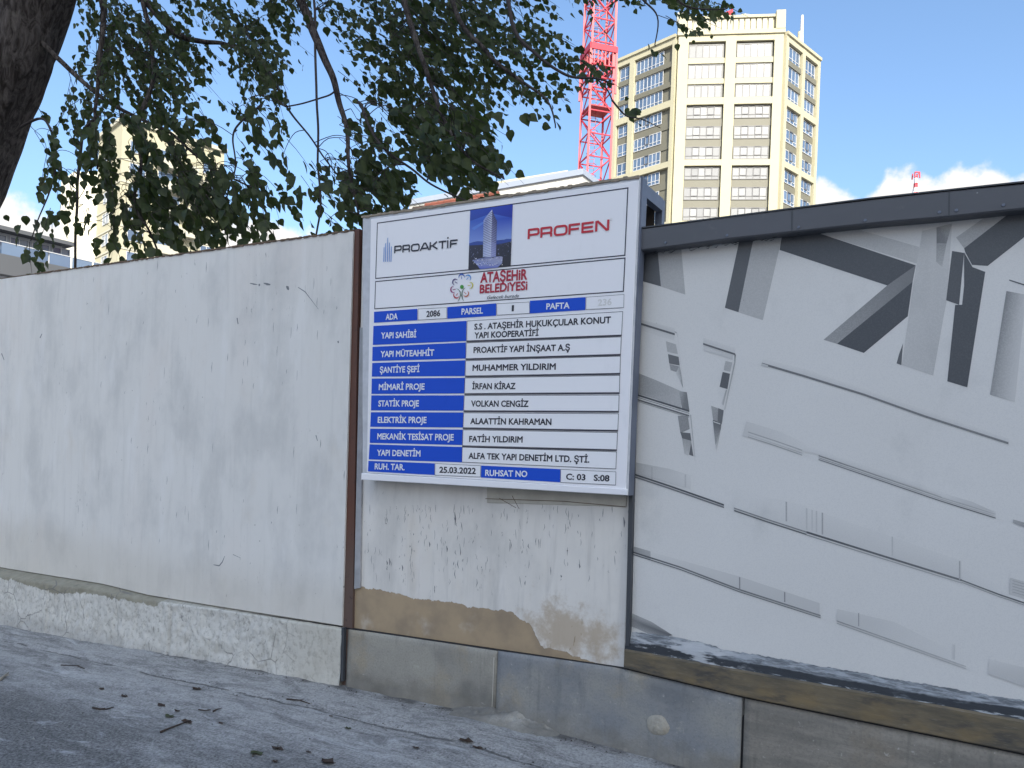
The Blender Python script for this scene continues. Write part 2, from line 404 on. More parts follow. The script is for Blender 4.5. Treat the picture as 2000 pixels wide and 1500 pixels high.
# ragged rusty rim along the top
mb = MB()
for i, s in enumerate(frange(-7.2, right_top[0] - .02, 190)):
    z = ztop(s); l = .018 + .02 * random.random()
    if random.random() < .8:
        mb.box(s, s + l, -.006 - .004 * random.random(), .049, z + .001 - .006 * random.random(), z + .006 + .004 * random.random())
mb.box(sL, right_top[0] - .003, -.003, .048, 0, .004, Matrix(((1, 0, 0, 0), (0, 1, 0, 0), (k, 0, 1, tl[1] - k * tl[0] + .003), (0, 0, 0, 1))))
t_left.part('rusty_rim', mb, M_RUST)
# the rendered base: a displaced grid from the ground up, then back under the panel
def plinth_front(s):
    t = max(0, min(1, (W(430, 1190)[0] - s) / 2.2)); return -.012 - .11 * t
cols_ = frange(-8.2, -1.0, 10)
sR = W(668, 1290)[0]
sp = [-14, -11] + frange(-8.5, sR, 420) + [sR]; rows = 34
vs, fs, vc = [], [], []
for i, s in enumerate(sp):
    zb = zwall(s) - .06; zt = zbot(s) - .002; yf = plinth_front(s); drop = .18 * (-yf - .012)
    for j in range(rows + 6):
        if j <= rows:
            z = lerp(zb, zt - .02 - drop, j / rows); y = yf
            rr = .0085 * noise.noise(Vector((s * 6, z * 6, 0))) + .007 * noise.noise(Vector((s * 17, z * 14, 3))) + .0045 * noise.noise(Vector((s * 42, z * 30, 5)))
            y += rr * (1.3 if s < W(560, 1250)[0] else .5)
            for ju in (118, 340):
                js = W(ju, 1240)[0] + .012 * noise.noise(Vector((ju, z * 9, 0)))
                y += .02 * math.exp(-((s - js) / .009) ** 2)
            y -= .018 * max(0, 1 - (z - zb - .06) / .07) * (.5 + noise.noise(Vector((s * 5, 0, 9))))
        else:
            q = (j - rows) / 5; z = lerp(zt - .02 - drop, zt, q ** .8); y = lerp(yf, .03, q)
            y += .006 * noise.noise(Vector((s * 14, q * 4, 8)))
        vs.append((s, y, z)); vc.append(q if j > rows else 0)
R_ = rows + 6
for i in range(len(sp) - 1):
    for j in range(R_ - 1):
        a = i * R_ + j; fs.append((a, a + R_, a + R_ + 1, a + 1))
i0 = (len(sp) - 1) * R_
nb = len(vs); vs += [(sp[-1], .3, zwall(sR) - .06), (sp[-1], .3, zbot(sR) - .002)]; vc += [0, 0]
fs.append(tuple([i0 + j for j in range(R_)] + [nb + 1, nb])[::1])
mb = MB(); mb.add(vs, fs, [(q, q, q, 1) for q in vc])
def plinth_mat():
    h = material('flaking_whitewashed_render'); c = h.coord(); x, y, z = h.xyz(c)
    at = h.new('ShaderNodeAttribute', attribute_name='Col').outputs['Fac']
    f = h.noise(h.map(c, scale=(1, 1, .9)), 34, 5, .68); n = h.noise(c, 7, 5, .6)
    col = h.mix(h.step(f, .30, .52), (.37, .355, .32, 1), (.62, .605, .56, 1))
    col = h.mix(h.mul(h.step(n, .50, .72), .4), col, (.42, .40, .35, 1))
    hole = h.mul(h.mul(h.step(h.noise(h.map(c, scale=(1, 1, .8)), 24, 4, .6, .8), .62, .68), .75), h.step(h.noise(c, 2.2, 3, .5), .45, .6))
    col = h.mix(hole, col, (.21, .205, .20, 1))
    # bare, mossy cement creeping down from the ledge at the far (left) end
    xl = x
    lim = h.curve(xl, [(-8 + 3.2, .42), (W(0, 1150)[0] + 3.2, W(0, 1130, -.1)[1]), (W(60, 1140)[0] + 3.2, W(60, 1140, -.1)[1]), (W(130, 1165)[0] + 3.2, W(130, 1165, -.1)[1]),
                       (W(185, 1160)[0] + 3.2, W(185, 1163, -.08)[1]), (W(300, 1190)[0] + 3.2, W(300, 1184, -.05)[1]), (W(312, 1190)[0] + 3.2, W(312, 1192, -.05)[1]), (W(345, 1190)[0] + 3.2, .42), (sR + 3.2, .42)])
    e = h.math('ADD', h.math('SUBTRACT', z, lim), h.mul(h.math('SUBTRACT', h.noise(c, 22, 5, .65), .5), .085))
    bare = h.mix(h.noise(c, 16, 5, .7), (.17, .16, .115, 1), (.42, .395, .32, 1))
    col = h.mix(h.mul(h.step(e, 0, .008), h.step(x, sR + 3.2 - 1.3, sR + 3.2 - 1.9)), col, bare)
    col = h.mix(h.mul(h.step(at, .03, .2), .6), col, bare)
    st3 = h.step(h.noise(h.map(c, scale=(5, 1, .8), loc=(0, 0, 6)), 2.2, 6, .7), .52, .70); col = h.mix(h.mul(st3, .38), col, (.30, .29, .26, 1))
    ck = h.new('ShaderNodeTexVoronoi', feature='DISTANCE_TO_EDGE'); h.put(ck.inputs['Vector'], h.map(c, scale=(1, 1, .8))); ck.inputs['Scale'].default_value = 3.2
    col = h.mix(h.mul(h.mul(h.step(ck.outputs['Distance'], .014, .004), h.step(h.noise(c, 3, 4), .48, .56)), .7), col, (.17, .165, .16, 1))
    col = h.mix(h.mul(h.step(h.noise(h.map(c, loc=(1, 0, 3)), 8, 5, .7), .6, .68), .3), col, (.14, .135, .13, 1))
    col = h.mix(h.mul(h.step(z, .02, -.1), .4), col, (.27, .265, .26, 1))
    warm = h.mul(h.step(x, sR + 3.2 - .9, sR + 3.2 - .1), .45)
    col = h.mix(warm, col, (.50, .46, .37, 1))
    return fin(h, col, .88, h.math('SUBTRACT', h.mul(f, .8), h.mul(hole, .5)), .6, .006, spec=.2)
t_left.part('plinth', mb, plinth_mat(), smooth=True)
# black strip painting in the shadow gap under the panel's bottom edge near the post
mb = MB(); a, b = W(318, 1171), W(667, 1224)
mb.slab([(a[0], a[1] - .006), (b[0], b[1] - .008), (b[0], b[1] - .001), (a[0], a[1] - .001)], .004, .03)
t_left.part('joint', mb, M_BLACK)
# scars, scratches and stains one can pick out
def stroke(mb, pts, wd, y, px=True, c=None):
    q = [W(*p, y) for p in pts] if px else pts
    vs = []
    for i, (a, b) in enumerate(q):
        p0 = Vector(q[max(i - 1, 0)]); p1 = Vector(q[min(i + 1, len(q) - 1)]); t = (p1 - p0).normalized(); nn = Vector((-t.y, t.x))
        ww = wd if not hasattr(wd, '__len__') else wd[i]
        vs += [(a + nn.x * ww / 2, y, b + nn.y * ww / 2), (a - nn.x * ww / 2, y, b - nn.y * ww / 2)]
    fs = [(2 * i, 2 * i + 1, 2 * i + 3, 2 * i + 2) for i in range(len(q) - 1)]
    mb.add(vs, fs, c); return mb
mb = MB()
yq = -.0012
stroke(mb, [(488, 553), (496, 555), (503, 556)], [.004, .01, .003], yq)
stroke(mb, [(505, 557), (508, 556)], [.016, .014], yq - .0002)
stroke(mb, [(515, 553), (522, 555), (528, 556)], [.006, .016, .008], yq)
stroke(mb, [(559, 559), (562, 562), (564, 566)], [.006, .024, .01], yq)
stroke(mb, [(582, 561), (596, 570), (606, 583), (622, 604)], [.004, .006, .004, .002], yq)
stroke(mb, [(463, 621), (465, 633)], [.01, .008], yq)
stroke(mb, [(3, 690), (8, 703)], [.012, .008], yq)
stroke(mb, [(78, 660), (82, 652)], [.014, .008], yq)
stroke(mb, [(660, 666), (661, 670)], [.012, .010], yq)
stroke(mb, [(617, 850), (620, 861)], [.007, .005], yq)
stroke(mb, [(417, 1103), (428, 1105), (434, 1098), (439, 1086)], [.004, .009, .008, .003], yq)
stroke(mb, [(455, 1083), (470, 1090)], [.004, .002], yq)
for _ in range(70):
    u = random.uniform(150, 675); v = random.uniform(480, 1080); l = random.uniform(4, 22)
    stroke(mb, [(u, v), (u - .4 + random.uniform(-1, 1), v + l / 2), (u - 1, v + l)], [.0015, random.uniform(.002, .0055), .001], yq)
t_left.part('scar', mb, plain('grey_scar', (.20, .21, .22), .8, .3, 40), stuff=True)

# ------------------------------------------------------------------ brown post
t_post = Thing('steel_post', 'brown painted steel post in the gap between the white wall and the sign', 'post', (W(680, 1338)[0], .03, 0), MW)
q = [W(667, 1344, .02), W(688, 1344, .02), W(703, 447, .02), W(684, 452, .02)]
q[0] = (W(664, 1344, .02)[0], q[0][1])
mb = MB(); mb.slab(q, .012, .075)
t_post.part('flange', mb, M_BROWN)
mb = MB(); qq = [W(664, 1330, -.0), W(671.5, 1330, -.0), W(674, 1225), (W(668.5, 1225))]
mb.slab([W(668.0, 1330), W(672.5, 1330), W(674.5, 1225), W(669.5, 1225)], -.012, .01)
t_post.part('base_angle', mb, M_DARK)

# ------------------------------------------------------------------ centre panel
YC = .03
oc = (W(690, 1230, YC)[0], 0, 0)
t_mid = Thing('fence_panel', 'dirty white panel with a bare tan patch, below the information sign', 'fence panel', oc, MW)
q = [W(691, 1233, YC), W(1219, 1309, YC), W(1249, 420, YC), W(708, 445, YC)]
ox = oc[0]
bd = [(680, 1136), (700, 1141), (714, 1150), (745, 1149), (770, 1158), (800, 1166), (855, 1173), (905, 1180), (915, 1186), (960, 1190), (1000, 1193), (1016, 1208), (1034, 1216), (1046, 1240), (1056, 1262), (1100, 1270), (1118, 1282), (1150, 1290), (1172, 1297), (1225, 1306)]
bw = [W(u, v, YC) for u, v in bd]
M_MID = wall_paint('peeling_white_panel', (.76, .725, .67, 1), .5, .35, 1.3, 8.3,
                   patch=((.42, .315, .20, 1), [(a - ox, b) for a, b in bw], (W(1110, 1235, YC)[0] - ox, W(1110, 1235, YC)[1], .36, .16)))
mb = MB(); mb.bslab(q, YC, YC + .04, .003); t_mid.part('panel', mb, M_MID)
mb = MB(); mb.slab([W(693, 1150, YC - .01), W(704, 1148, YC - .01), W(712, 640, YC - .01), W(704, 640, YC - .01)], YC - .016, YC - .001)
t_mid.part('edge_strip', mb, plain('grimy_white_metal', (.36, .36, .37), .6, .4, 11))
mb = MB(); mb.bslab([W(950, 982, YC - .01), W(1222, 990, YC - .01), W(1224, 962, YC - .01), W(950, 950, YC - .01)], YC - .006, YC - .001, .002)
t_mid.part('batten', mb, plain('cream_batten', (.52, .49, .42), .7, .25, 12))
mb = MB()
stroke(mb, [(975, 973), (1008, 992)], .003, YC - .0085); stroke(mb, [(1000, 968), (1014, 994)], .003, YC - .0085)
stroke(mb, [(948, 974), (1100, 979), (1222, 990)], .0035, YC - .0090)
t_mid.part('scratch', mb, M_RUST)
mb = MB()
for _ in range(230):
    u = random.uniform(712, 1215); v = 985 + random.random() ** 1.6 * 150; l = random.uniform(4, 20)
    if u > 900 and random.random() < .45: continue
    a = .0022 if random.random() < .8 else .0045
    stroke(mb, [(u, v), (u + random.uniform(-1.5, 1.5), v + l / 2), (u + random.uniform(-2, 2), v + l)], [.001, a * random.uniform(.6, 1.4), .0008], YC - .0012)
for a, b, c_ in [(760, 1090, 14), (785, 1103, 12), (888, 1000, 26), (838, 1058, 10), (872, 1066, 12), (1131, 1102, 8), (1095, 1123, 5), (1218, 1010, 20), (755, 1095, 9)]:
    stroke(mb, [(a, b), (a + 1.5, b + c_ / 2), (a + 1, b + c_)], [.002, .009, .002], YC - .0014)
t_mid.part('paint_crack', mb, plain('dark_crack', (.19, .19, .20), .85, .4, 60), stuff=True)

# ------------------------------------------------------------------ stone blocks
t_st = Thing('stone_base', 'course of large grey stone slabs running under the sign panel to the right', 'stone base', (W(680, 1300)[0], 0, 0), MW)
topl = pl([(672, 1227), (1220, 1307.5), (1450, 1364), (2000, 1476)])
def block(u0, u1, y0, mat, amp=.004, r=.007, seed=0):
    nx_, nz_ = 44, 20; a = MB(); s0 = W(u0, 1400, y0)[0]; s1 = W(u1, 1430, y0)[0]
    zt = lambda u: W(u, topl(u), y0)[1]
    vs = []; us = [u0 + (u1 - u0) * i / nx_ for i in range(nx_ + 1)]
    for i, u in enumerate(us):
        s = s0 + (s1 - s0) * i / nx_; top_ = zt(u) - .002; b_ = zwall(s) - .06
        for j in range(nz_ + 1):
            z = lerp(b_, top_, j / nz_)
            e = min((s - s0), (s1 - s), (top_ - z)); y = y0 + (r * (1 - math.sqrt(max(0, 1 - (1 - e / r) ** 2))) if e < r else 0)
            y += amp * noise.noise(Vector((s * 3 + seed, z * 4, 0))) + amp * .5 * noise.noise(Vector((s * 12, z * 12, seed))) * (1 if e > .001 else 0)
            y -= .02 * max(0, 1 - (z - b_ - .06) / .05) * (.4 + noise.noise(Vector((s * 7, 0, 2))))
            vs.append((s, y, z))
    nz1 = nz_ + 1
    fs = [(i * nz1 + j, (i + 1) * nz1 + j, (i + 1) * nz1 + j + 1, i * nz1 + j + 1) for i in range(nx_) for j in range(nz_)]
    m = len(vs)
    for i, u in enumerate(us):
        s = s0 + (s1 - s0) * i / nx_; vs += [(s, .3, zt(u) - .002), (s, .3, zwall(s) - .06)]
    fs += [(i * nz1 + nz_, (i + 1) * nz1 + nz_, m + 2 * i + 2, m + 2 * i) for i in range(nx_)]
    fs += [tuple(range(nz1)) + (m, m + 1), tuple(range(nx_ * nz1 + nz_, nx_ * nz1 - 1, -1)) + (m + 2 * nx_ + 1, m + 2 * nx_)]
    a.add(vs, fs); return t_st.part('stone_slab', a, mat, smooth=True)
YS = .0
b1 = block(672, 964.5, YS, stone('beige_grey_stone', (.30, .285, .25, 1), (.37, .35, .30, 1), 2.0, .75), seed=1)
b2 = block(966.5, 1446, YS - .004, stone('blue_grey_stone', (.24, .25, .26, 1), (.33, .32, .29, 1), 5.3, .4), seed=5)
b3 = block(1453, 2250, YS - .002, stone('brown_grey_stone', (.21, .195, .17, 1), (.30, .275, .235, 1), 9.1, .5, True, (.25, .21, .16, 1)), seed=9)
mb = MB()     # mortar between them and the dark core behind
mb.box(W(672, 1300)[0] + .01, W(2240, 1400)[0], .02, .28, -.1, W(680, 1232)[1] - .03)
t_st.part('mortar', mb, M_BLACK)
mb = MB(); stroke(mb, [(964.8, 1284), (963, 1330), (961.0, 1380)], [.006, .004, .003], -.0045); 
t_st.part('lime_line', mb, plain('pale_lime', (.55, .52, .45), .8, .2, 30))
mb = MB(); ct = W(1285, 1416); NR = 9; vs = []
for i in range(NR + 1):
    for j in range(20):
        a = 2 * pi * j / 20; rr = (.058 + .010 * noise.noise(Vector((cos(a) * 1.5, sin(a) * 1.5, 4)))) * i / NR
        vs.append((ct[0] + rr * cos(a), -.005 - .013 * (1 - (i / NR) ** 3) + .004 * noise.noise(Vector((rr * 50 * cos(a), rr * 50 * sin(a), 0))) * (i < NR), ct[1] + rr * sin(a) * .9))
fs = [(i * 20 + j, i * 20 + (j + 1) % 20, (i + 1) * 20 + (j + 1) % 20, (i + 1) * 20 + j) for i in range(NR) for j in range(20)]
mb.add(vs, fs); t_st.part('plaster_lump', mb, stone('plaster_lump', (.34, .32, .27, 1), (.42, .39, .33, 1), 1.1, .3), parent=b2, smooth=True)
# lump of crumbled mortar at the foot of the joint
t_rub = Thing('mortar_rubble', 'crumbled heap of mortar and dirt at the foot of the joint between two stone slabs', 'rubble', (W(985, 1400)[0], -.04, 0), MW)
mb = MB(); vs = []; c0 = W(990, 1392)[0]
for i in range(61):
    for j in range(15):
        s = c0 + (i / 60 - .5) * .72; q_ = j / 14; y = .01 - .15 * q_
        env = max(0, 1 - abs((i / 60 - .5) * 2) ** 2) * max(0, 1 - q_ ** 1.5)
        hgt = env * (.045 + .045 * noise.noise(Vector((s * 9, y * 12, 1))) + .025 * noise.noise(Vector((s * 30, y * 30, 2))))
        vs.append((s, y, gz(s, y) - .004 + hgt))
mb.add(vs, [(i * 15 + j, i * 15 + j + 1, (i + 1) * 15 + j + 1, (i + 1) * 15 + j) for i in range(60) for j in range(14)])
for f_ in range(len(mb.f)): mb.f[f_] = mb.f[f_][::-1]
t_rub.part('mortar_heap', mb, stone('crumbly_mortar', (.24, .23, .21, 1), (.50, .48, .43, 1), 3, .5), smooth=True)

# ------------------------------------------------------------------ right hoarding with the printed building picture
YR = .03
t_r = Thing('site_hoarding', 'printed hoarding panel showing grey building lines, right of the sign', 'hoarding', (W(1240, 1300, YR)[0], 0, 0), MW)
def ink_mat():
    h = material('printed_vinyl'); c = h.coord(); x, y, z = h.xyz(c)
    at = h.new('ShaderNodeAttribute', attribute_name='Col').outputs['Fac']
    f = h.noise(c, 220, 2, .6); b = h.noise(h.map(c, scale=(1, 1, 1.2)), 1.6, 4, .5)
    base_ = h.mix(b, (.68, .665, .635, 1), (.76, .745, .715, 1))
    base_ = h.mix(h.mul(h.step(h.noise(h.map(c, scale=(1, 1, .8), loc=(3, 0, 1)), 2.7, 5, .6), .56, .76), .35), base_, (.44, .44, .42, 1))
    spk = h.mul(h.step(f, .45, .6), h.step(at, .10, .3))
    a2 = h.math('SUBTRACT', at, h.mul(h.mul(spk, .10), h.step(at, .85, .6)), clamp=True)
    col = h.mix(a2, base_, (.055, .062, .073, 1))
    col = h.mix(h.mul(h.step(h.voro(c, 6.5), .018, .010), .6), col, (.16, .15, .13, 1))
    col = h.mix(h.mul(h.step(f, .40, .72), .10), col, (.25, .26, .27, 1))
    return fin(h, col, h.math('ADD', .32, h.mul(b, .18)), b, .10, .01, spec=.4)
M_INK = ink_mat()
mb = MB(); q = [W(1233, 1262, YR), W(2300, 1430, YR), W(2300, 330, YR), W(1250, 470, YR)]
nx_ = 60; vs = []; 
for j in range(25):
    for i in range(nx_ + 1):
        a = Vector(q[0]).lerp(Vector(q[1]), i / nx_); b = Vector(q[3]).lerp(Vector(q[2]), i / nx_); p = a.lerp(b, j / 24)
        vs.append((p.x, YR, p.y))
mb.add(vs, [(j * (nx_ + 1) + i, j * (nx_ + 1) + i + 1, (j + 1) * (nx_ + 1) + i + 1, (j + 1) * (nx_ + 1) + i) for j in range(24) for i in range(nx_)], (0, 0, 0, 1))
mb.slab([q[0], q[1], q[2], q[3]], YR + .002, YR + .03, (0, 0, 0, 1))
panel_r = t_r.part('panel', mb, M_INK)
pr = MB(); ylev = [YR - .0006]
def ink(pts, a, src='full'):
    """printed shape: picture points, ink amount (number or one per point)"""
    if src == 'c4': pts = [(1220 + x / 2.5641, 340 + y / 2.5641) for x, y in pts]
    if src == 'c5': pts = [(1200 + x / 2.34375, 860 + y / 2.34375) for x, y in pts]
    if src == 'c8': pts = [(1220 + x / 5, 620 + y / 5) for x, y in pts]
    y = ylev[0]; ylev[0] -= .000018
    c = [(v, v, v, 1) for v in (a if hasattr(a, '__len__') else [a] * len(pts))]
    pr.poly([W(u, v, YR) for u, v in pts], y, c)
DK, MD, LT, VL = 1.0, .52, .36, .17
# upper members
ink([(78, 383), (165, 378), (182, 563), (92, 537)], DK * .92, 'c4'); ink([(165, 378), (283, 366), (304, 604), (182, 563)], .42, 'c4')
ink([(574, 335), (645, 325), (570, 692), (502, 670)], .93, 'c4'); ink([(645, 325), (790, 308), (692, 732), (570, 692)], .40, 'c4')
ink([(788, 310), (960, 292), (1458, 457), (1315, 558), (776, 380)], .97, 'c4')
ink([(960, 292), (1170, 278), (1475, 365), (1475, 452)], [.25, .30, .30, .38], 'c4')
ink([(1458, 457), (1442, 540), (1064, 850), (996, 830), (1315, 558)], [.80, .80, .62, .62, .75], 'c4')
ink([(1442, 540), (1418, 712), (1198, 896), (1064, 850)], .98, 'c4')
ink([(1394, 848), (1386, 957), (1362, 948), (1375, 900)], .9, 'c4')
ink([(1490, 285), (1560, 268), (1545, 1009), (1388, 955), (1445, 560)], [.28, .22, .34, .30, .26], 'c4')
ink([(1560, 268), (1640, 248), (1612, 640), (1600, 700), (1545, 1009), (1530, 900)], [.24, .2, .30, .3, .36, .34], 'c4')
ink([(1562, 268), (1640, 248), (1612, 348), (1562, 345)], [.7, .35, .75, .8], 'c4')
ink([(1562, 345), (1612, 348), (1590, 465), (1560, 440)], [.62, .62, .42, .5], 'c4')
ink([(1640, 385), (1700, 395), (1675, 655), (1610, 632)], .95, 'c4')
ink([(1660, 318), (1820, 205), (1935, 190), (1700, 372)], [.45, .40, .38, .5], 'c4')
ink([(1700, 372), (1935, 190), (2060, 180), (2060, 270), (1818, 460), (1740, 455), (1706, 392)], .96, 'c4')
ink([(1700, 392), (1742, 466), (1806, 490), (1716, 1068), (1616, 1038), (1655, 655), (1690, 655), (1700, 560)], .97, 'c4')
ink([(1926, 528), (2060, 570), (2060, 578), (1926, 534)], .9, 'c4')
ink([(1912, 586), (2010, 604), (1954, 1142), (1830, 1104)], [.75, .22, .15, .62], 'c4')
ink([(1818, 462), (1810, 470), (1740, 462), (1738, 455)], 0.0, 'c4')
# bands and rails
def rail(pts, lines, bands, src):
    """pts: centre line; lines: (offset px, width px, ink); bands: (top offset px start, end, ink start, ink end)"""
    for o0, o1, i0_, i1_ in bands:
        (x0, y0), (x1, y1) = pts[0], pts[-1]; i0_ *= .7; i1_ *= .7
        ink([(x0, y0 - o0), (x1, y1 - o1), (x1, y1), (x0, y0)], [i0_ * .25, i1_ * .25, i1_, i0_], src)
    for off, wd, a in lines:
        aa = a if hasattr(a, '__len__') else (a, a)
        up = [(x, y + off - wd / 2) for x, y in pts]; dn = [(x, y + off + wd / 2) for x, y in pts][::-1]
        nn = len(pts); sh = [lerp(aa[0], aa[1], i / (nn - 1)) for i in range(nn)]
        ink(up + dn, sh + sh[::-1], src)
rail([(118, 50), (490, 165)], [(0, 20, .9)], [(42, 60, .42, .30)], 'c8')
ink([(118, 62), (490, 178), (480, 225), (118, 110)], [.16, .16, .05, .05], 'c8')
rail([(490, 140), (508, 150), (520, 190), (574, 690)], [(0, 7, (.8, .35))], [], 'c8')
ink([(403, 232), (500, 262), (520, 358), (418, 336)], .42, 'c8'); ink([(424, 358), (528, 385), (538, 470), (436, 450)], .86, 'c8'); ink([(438, 456), (540, 480), (524, 540), (450, 515)], .62, 'c8')
ink([(538, 470), (552, 545), (572, 690), (540, 620), (500, 545)], [.5, .6, .7, .2, .1], 'c8')
ink([(103, 532), (305, 612), (585, 735), (545, 905), (300, 795), (97, 738)], [.62, .52, .42, .42, .48, .62], 'c8')
ink([(530, 720), (608, 730), (632, 905), (565, 905)], [.5, .78, .8, .75], 'c8')
rail([(97, 748), (300, 812), (632, 915)], [(0, 18, .95), (22, 6, .75), (46, 16, .85), (62, 6, .6)], [], 'c8')
ink([(520, 960), (618, 960), (636, 1090), (545, 1130)], .68, 'c8'); ink([(545, 1120), (642, 1130), (652, 1205), (562, 1180)], .88, 'c8')
ink([(562, 1180), (652, 1205), (622, 1350), (585, 1330)], [.55, .55, .25, .35], 'c8'); ink([(650, 1215), (672, 1355), (630, 1340)], .85, 'c8')
ink([(640, 950), (650, 950), (690, 1360), (680, 1360)], [.5, .4, .2, .2], 'c8')
ink([(682, 1365), (700, 1480), (690, 1390)], [.25, .0, .1], 'c8')
rail([(768, 258), (1080, 360)], [(0, 18, .88)], [(60, 62, .30, .22)], 'c8')
ink([(768, 272), (1060, 368), (1055, 415), (775, 325)], [.18, .25, .22, .12], 'c8')
rail([(1000, 340), (1005, 440)], [(0, 6, .6)], [], 'c8')
ink([(1075, 350), (1086, 365), (1082, 440), (985, 900), (972, 900), (1070, 440)], [.85, .85, .6, .25, .25, .5], 'c8')
ink([(985, 425), (1052, 440), (1032, 530), (968, 515)], .45, 'c8'); ink([(958, 532), (1030, 550), (1005, 700), (928, 678)], .93, 'c8')
ink([(990, 705), (1000, 705), (965, 860), (945, 840)], [.4, .6, .45, .1], 'c8')
ink([(845, 862), (968, 908), (945, 1050), (866, 1000)], [.5, .65, .6, .6], 'c8'); ink([(915, 885), (968, 908), (950, 1040), (908, 1010)], .85, 'c8')
ink([(862, 1000), (945, 1030), (940, 1090), (888, 1250)], [.9, .9, .85, .5], 'c8'); ink([(866, 1012), (935, 1036), (935, 1046), (868, 1022)], .1, 'c8')
ink([(925, 1100), (935, 1105), (900, 1310), (890, 1260)], [.8, .7, .1, .3], 'c8')
ink([(690, 925), (900, 975), (1925, 1325), (1925, 1345), (900, 1010), (686, 958)], [.03, .03, .02, .16, .20, .16], 'c4')
rail([(688, 950), (900, 1012), (1200, 1105), (1500, 1212), (1922, 1348)], [(0, 11, (.85, .75))], [], 'c4')
ink([(1340, 448), (1400, 466), (1400, 490), (1330, 470)], .3, 'c8')
# lower four rails (lower-right crop)
def dl(*p): return list(p)
ink([(610, 1238), (780, 1290), (1010, 1400), (890, 1392), (590, 1312)], [.14, .08, .0, .14, .20], 'c4')
ink([(880, 22), (1300, 165), (1745, 322), (1745, 334), (1300, 190), (935, 66), (860, 46)], [.0, .02, .0, .12, .12, .12, .1], 'c5')
rail([(612, -38), (740, 4), (860, 46)], [(0, 5, .55), (13, 3, .35), (22, 5, .5)], [], 'c5')
rail([(935, 70), (1200, 160), (1500, 262), (1745, 338)], [(0, 6, (.7, .25)), (10, 4, (.5, .2)), (18, 5, (.7, .8))], [], 'c5')
ink([(1500, 240), (1640, 282), (1745, 330), (1500, 262)], [.02, .2, .25, .1], 'c5')
ink([(1825, 362), (1940, 395), (1940, 425), (1825, 378)], [.5, .7, .7, .5], 'c5')
ink([(82, 98), (250, 130), (350, 160), (350, 225), (82, 148)], [.42, .20, .04, .10, .40], 'c5')
rail([(80, 152), (250, 208), (502, 296)], [(0, 8, .95), (11, 7, .8)], [], 'c5')
rail([(548, 310), (700, 362), (880, 420)], [(0, 6, .7), (11, 6, .9)], [(85, 120, .02, .22)], 'c5')
rail([(880, 420), (1200, 520), (1590, 640)], [(0, 9, (.95, .8)), (13, 4, (.7, .4))], [(112, 88, .22, .22)], 'c5')
rail([(1590, 640), (1760, 705), (1940, 765)], [(0, 6, (.8, .9)), (10, 4, .5)], [(60, 0, .12, .0)], 'c5')
for xx, y0_, y1_, a in [(787, 280, 372, .5), (952, 330, 432, .55), (880, 310, 410, .3), (905, 318, 415, .25), (925, 322, 422, .3), (1272, 440, 530, .3), (1580, 552, 640, .5), (325, 155, 215, .3), (172, 120, 180, .4)]:
    ink([(xx - 3, y0_), (xx + 4, y0_ + 2), (xx + 4, y1_), (xx - 3, y1_ - 2)], a, 'c5')
ink([(1812, 628), (1940, 665), (1940, 745), (1806, 705)], .28, 'c5')
for i in range(5): ink([(1822, 640 + 13 * i), (1935, 672 + 13 * i), (1935, 676 + 13 * i), (1822, 644 + 13 * i)], .5, 'c5')
ink([(76, 482), (166, 508), (166, 545), (74, 505)], [.6, .45, .5, .65], 'c5')
ink([(166, 510), (570, 622), (940, 745), (940, 800), (570, 680), (166, 545)], [.04, .16, .20, .24, .22, .10], 'c5')
rail([(74, 508), (300, 580), (570, 682), (944, 802)], [(0, 7, (.95, .7)), (10, 5, (.9, .7))], [], 'c5')
for xx, y0_, y1_ in [(574, 625, 685), (780, 693, 740)]: ink([(xx - 3, y0_), (xx + 3, y0_ + 2), (xx + 3, y1_), (xx - 3, y1_)], .7, 'c5')
ink([(1022, 772), (1280, 830), (1600, 990), (1600, 1030), (1018, 825)], [.12, .10, .0, .04, .22], 'c5')
rail([(1018, 826), (1300, 925), (1610, 1035)], [(0, 5, (.65, .3)), (11, 4, (.5, .3))], [], 'c5')
ink([(1116, 790), (1121, 791), (1121, 852), (1116, 850)], .6, 'c5'); ink([(1545, 932), (1560, 935), (1558, 1005), (1542, 1000)], [.05, .2, .3, .1], 'c5')
ink([(1715, 1000), (1960, 1060), (1960, 1160), (1712, 1070)], [.05, .15, .32, .25], 'c5')
ink([(78, 800), (150, 845), (268, 892), (200, 905), (78, 850)], [.75, .85, .9, .55, .6], 'c5')
ink([(78, 790), (170, 830), (268, 892), (140, 845), (78, 815)], [.5, .5, .8, .8, .7], 'c5')
t_r.part('printed_picture', pr, M_INK)
# peeled seam of vinyl along the cap
mb = MB(); sx0 = W(1255, 500, YR)[0]; sx1 = W(2250, 400, YR)[0]
def zr(s, pts):   # z along hoarding for a pixel polyline
    q_ = [W(u, v, YR) for u, v in pts]
    for (a, za), (b, zb) in zip(q_, q_[1:]):
        if s <= b: return za + (zb - za) * (s - a) / (b - a)
    return q_[-1][1]
lowcap = [(1250, 489), (1500, 459), (1750, 433), (2000, 405), (2300, 370)]
vs = []; ii = 0
for i in range(240):
    s = lerp(sx0, sx1, i / 239); zt = zr(s, lowcap) + .012
    dd = .012 + .012 * noise.noise(Vector((s * 14, 0, 0))) + .02 * max(0, noise.noise(Vector((s * 3.1, 4, 0))))
    yy = YR - .010 - .006 * noise.noise(Vector((s * 9, 7, 0)))
    vs += [(s, YR - .012, zt), (s, yy, zt - dd - .014), (s, YR - .002, zt - dd - .010)]
mb.add(vs, [(3 * i + a, 3 * i + a + 1, 3 * i + a + 4, 3 * i + a + 3) for i in range(239) for a in (0, 1)], (.0, .0, .0, 1))
t_r.part('vinyl_seam', mb, plain('crumpled_clear_vinyl', (.50, .51, .52), .35, .3, 25))
mb = MB()
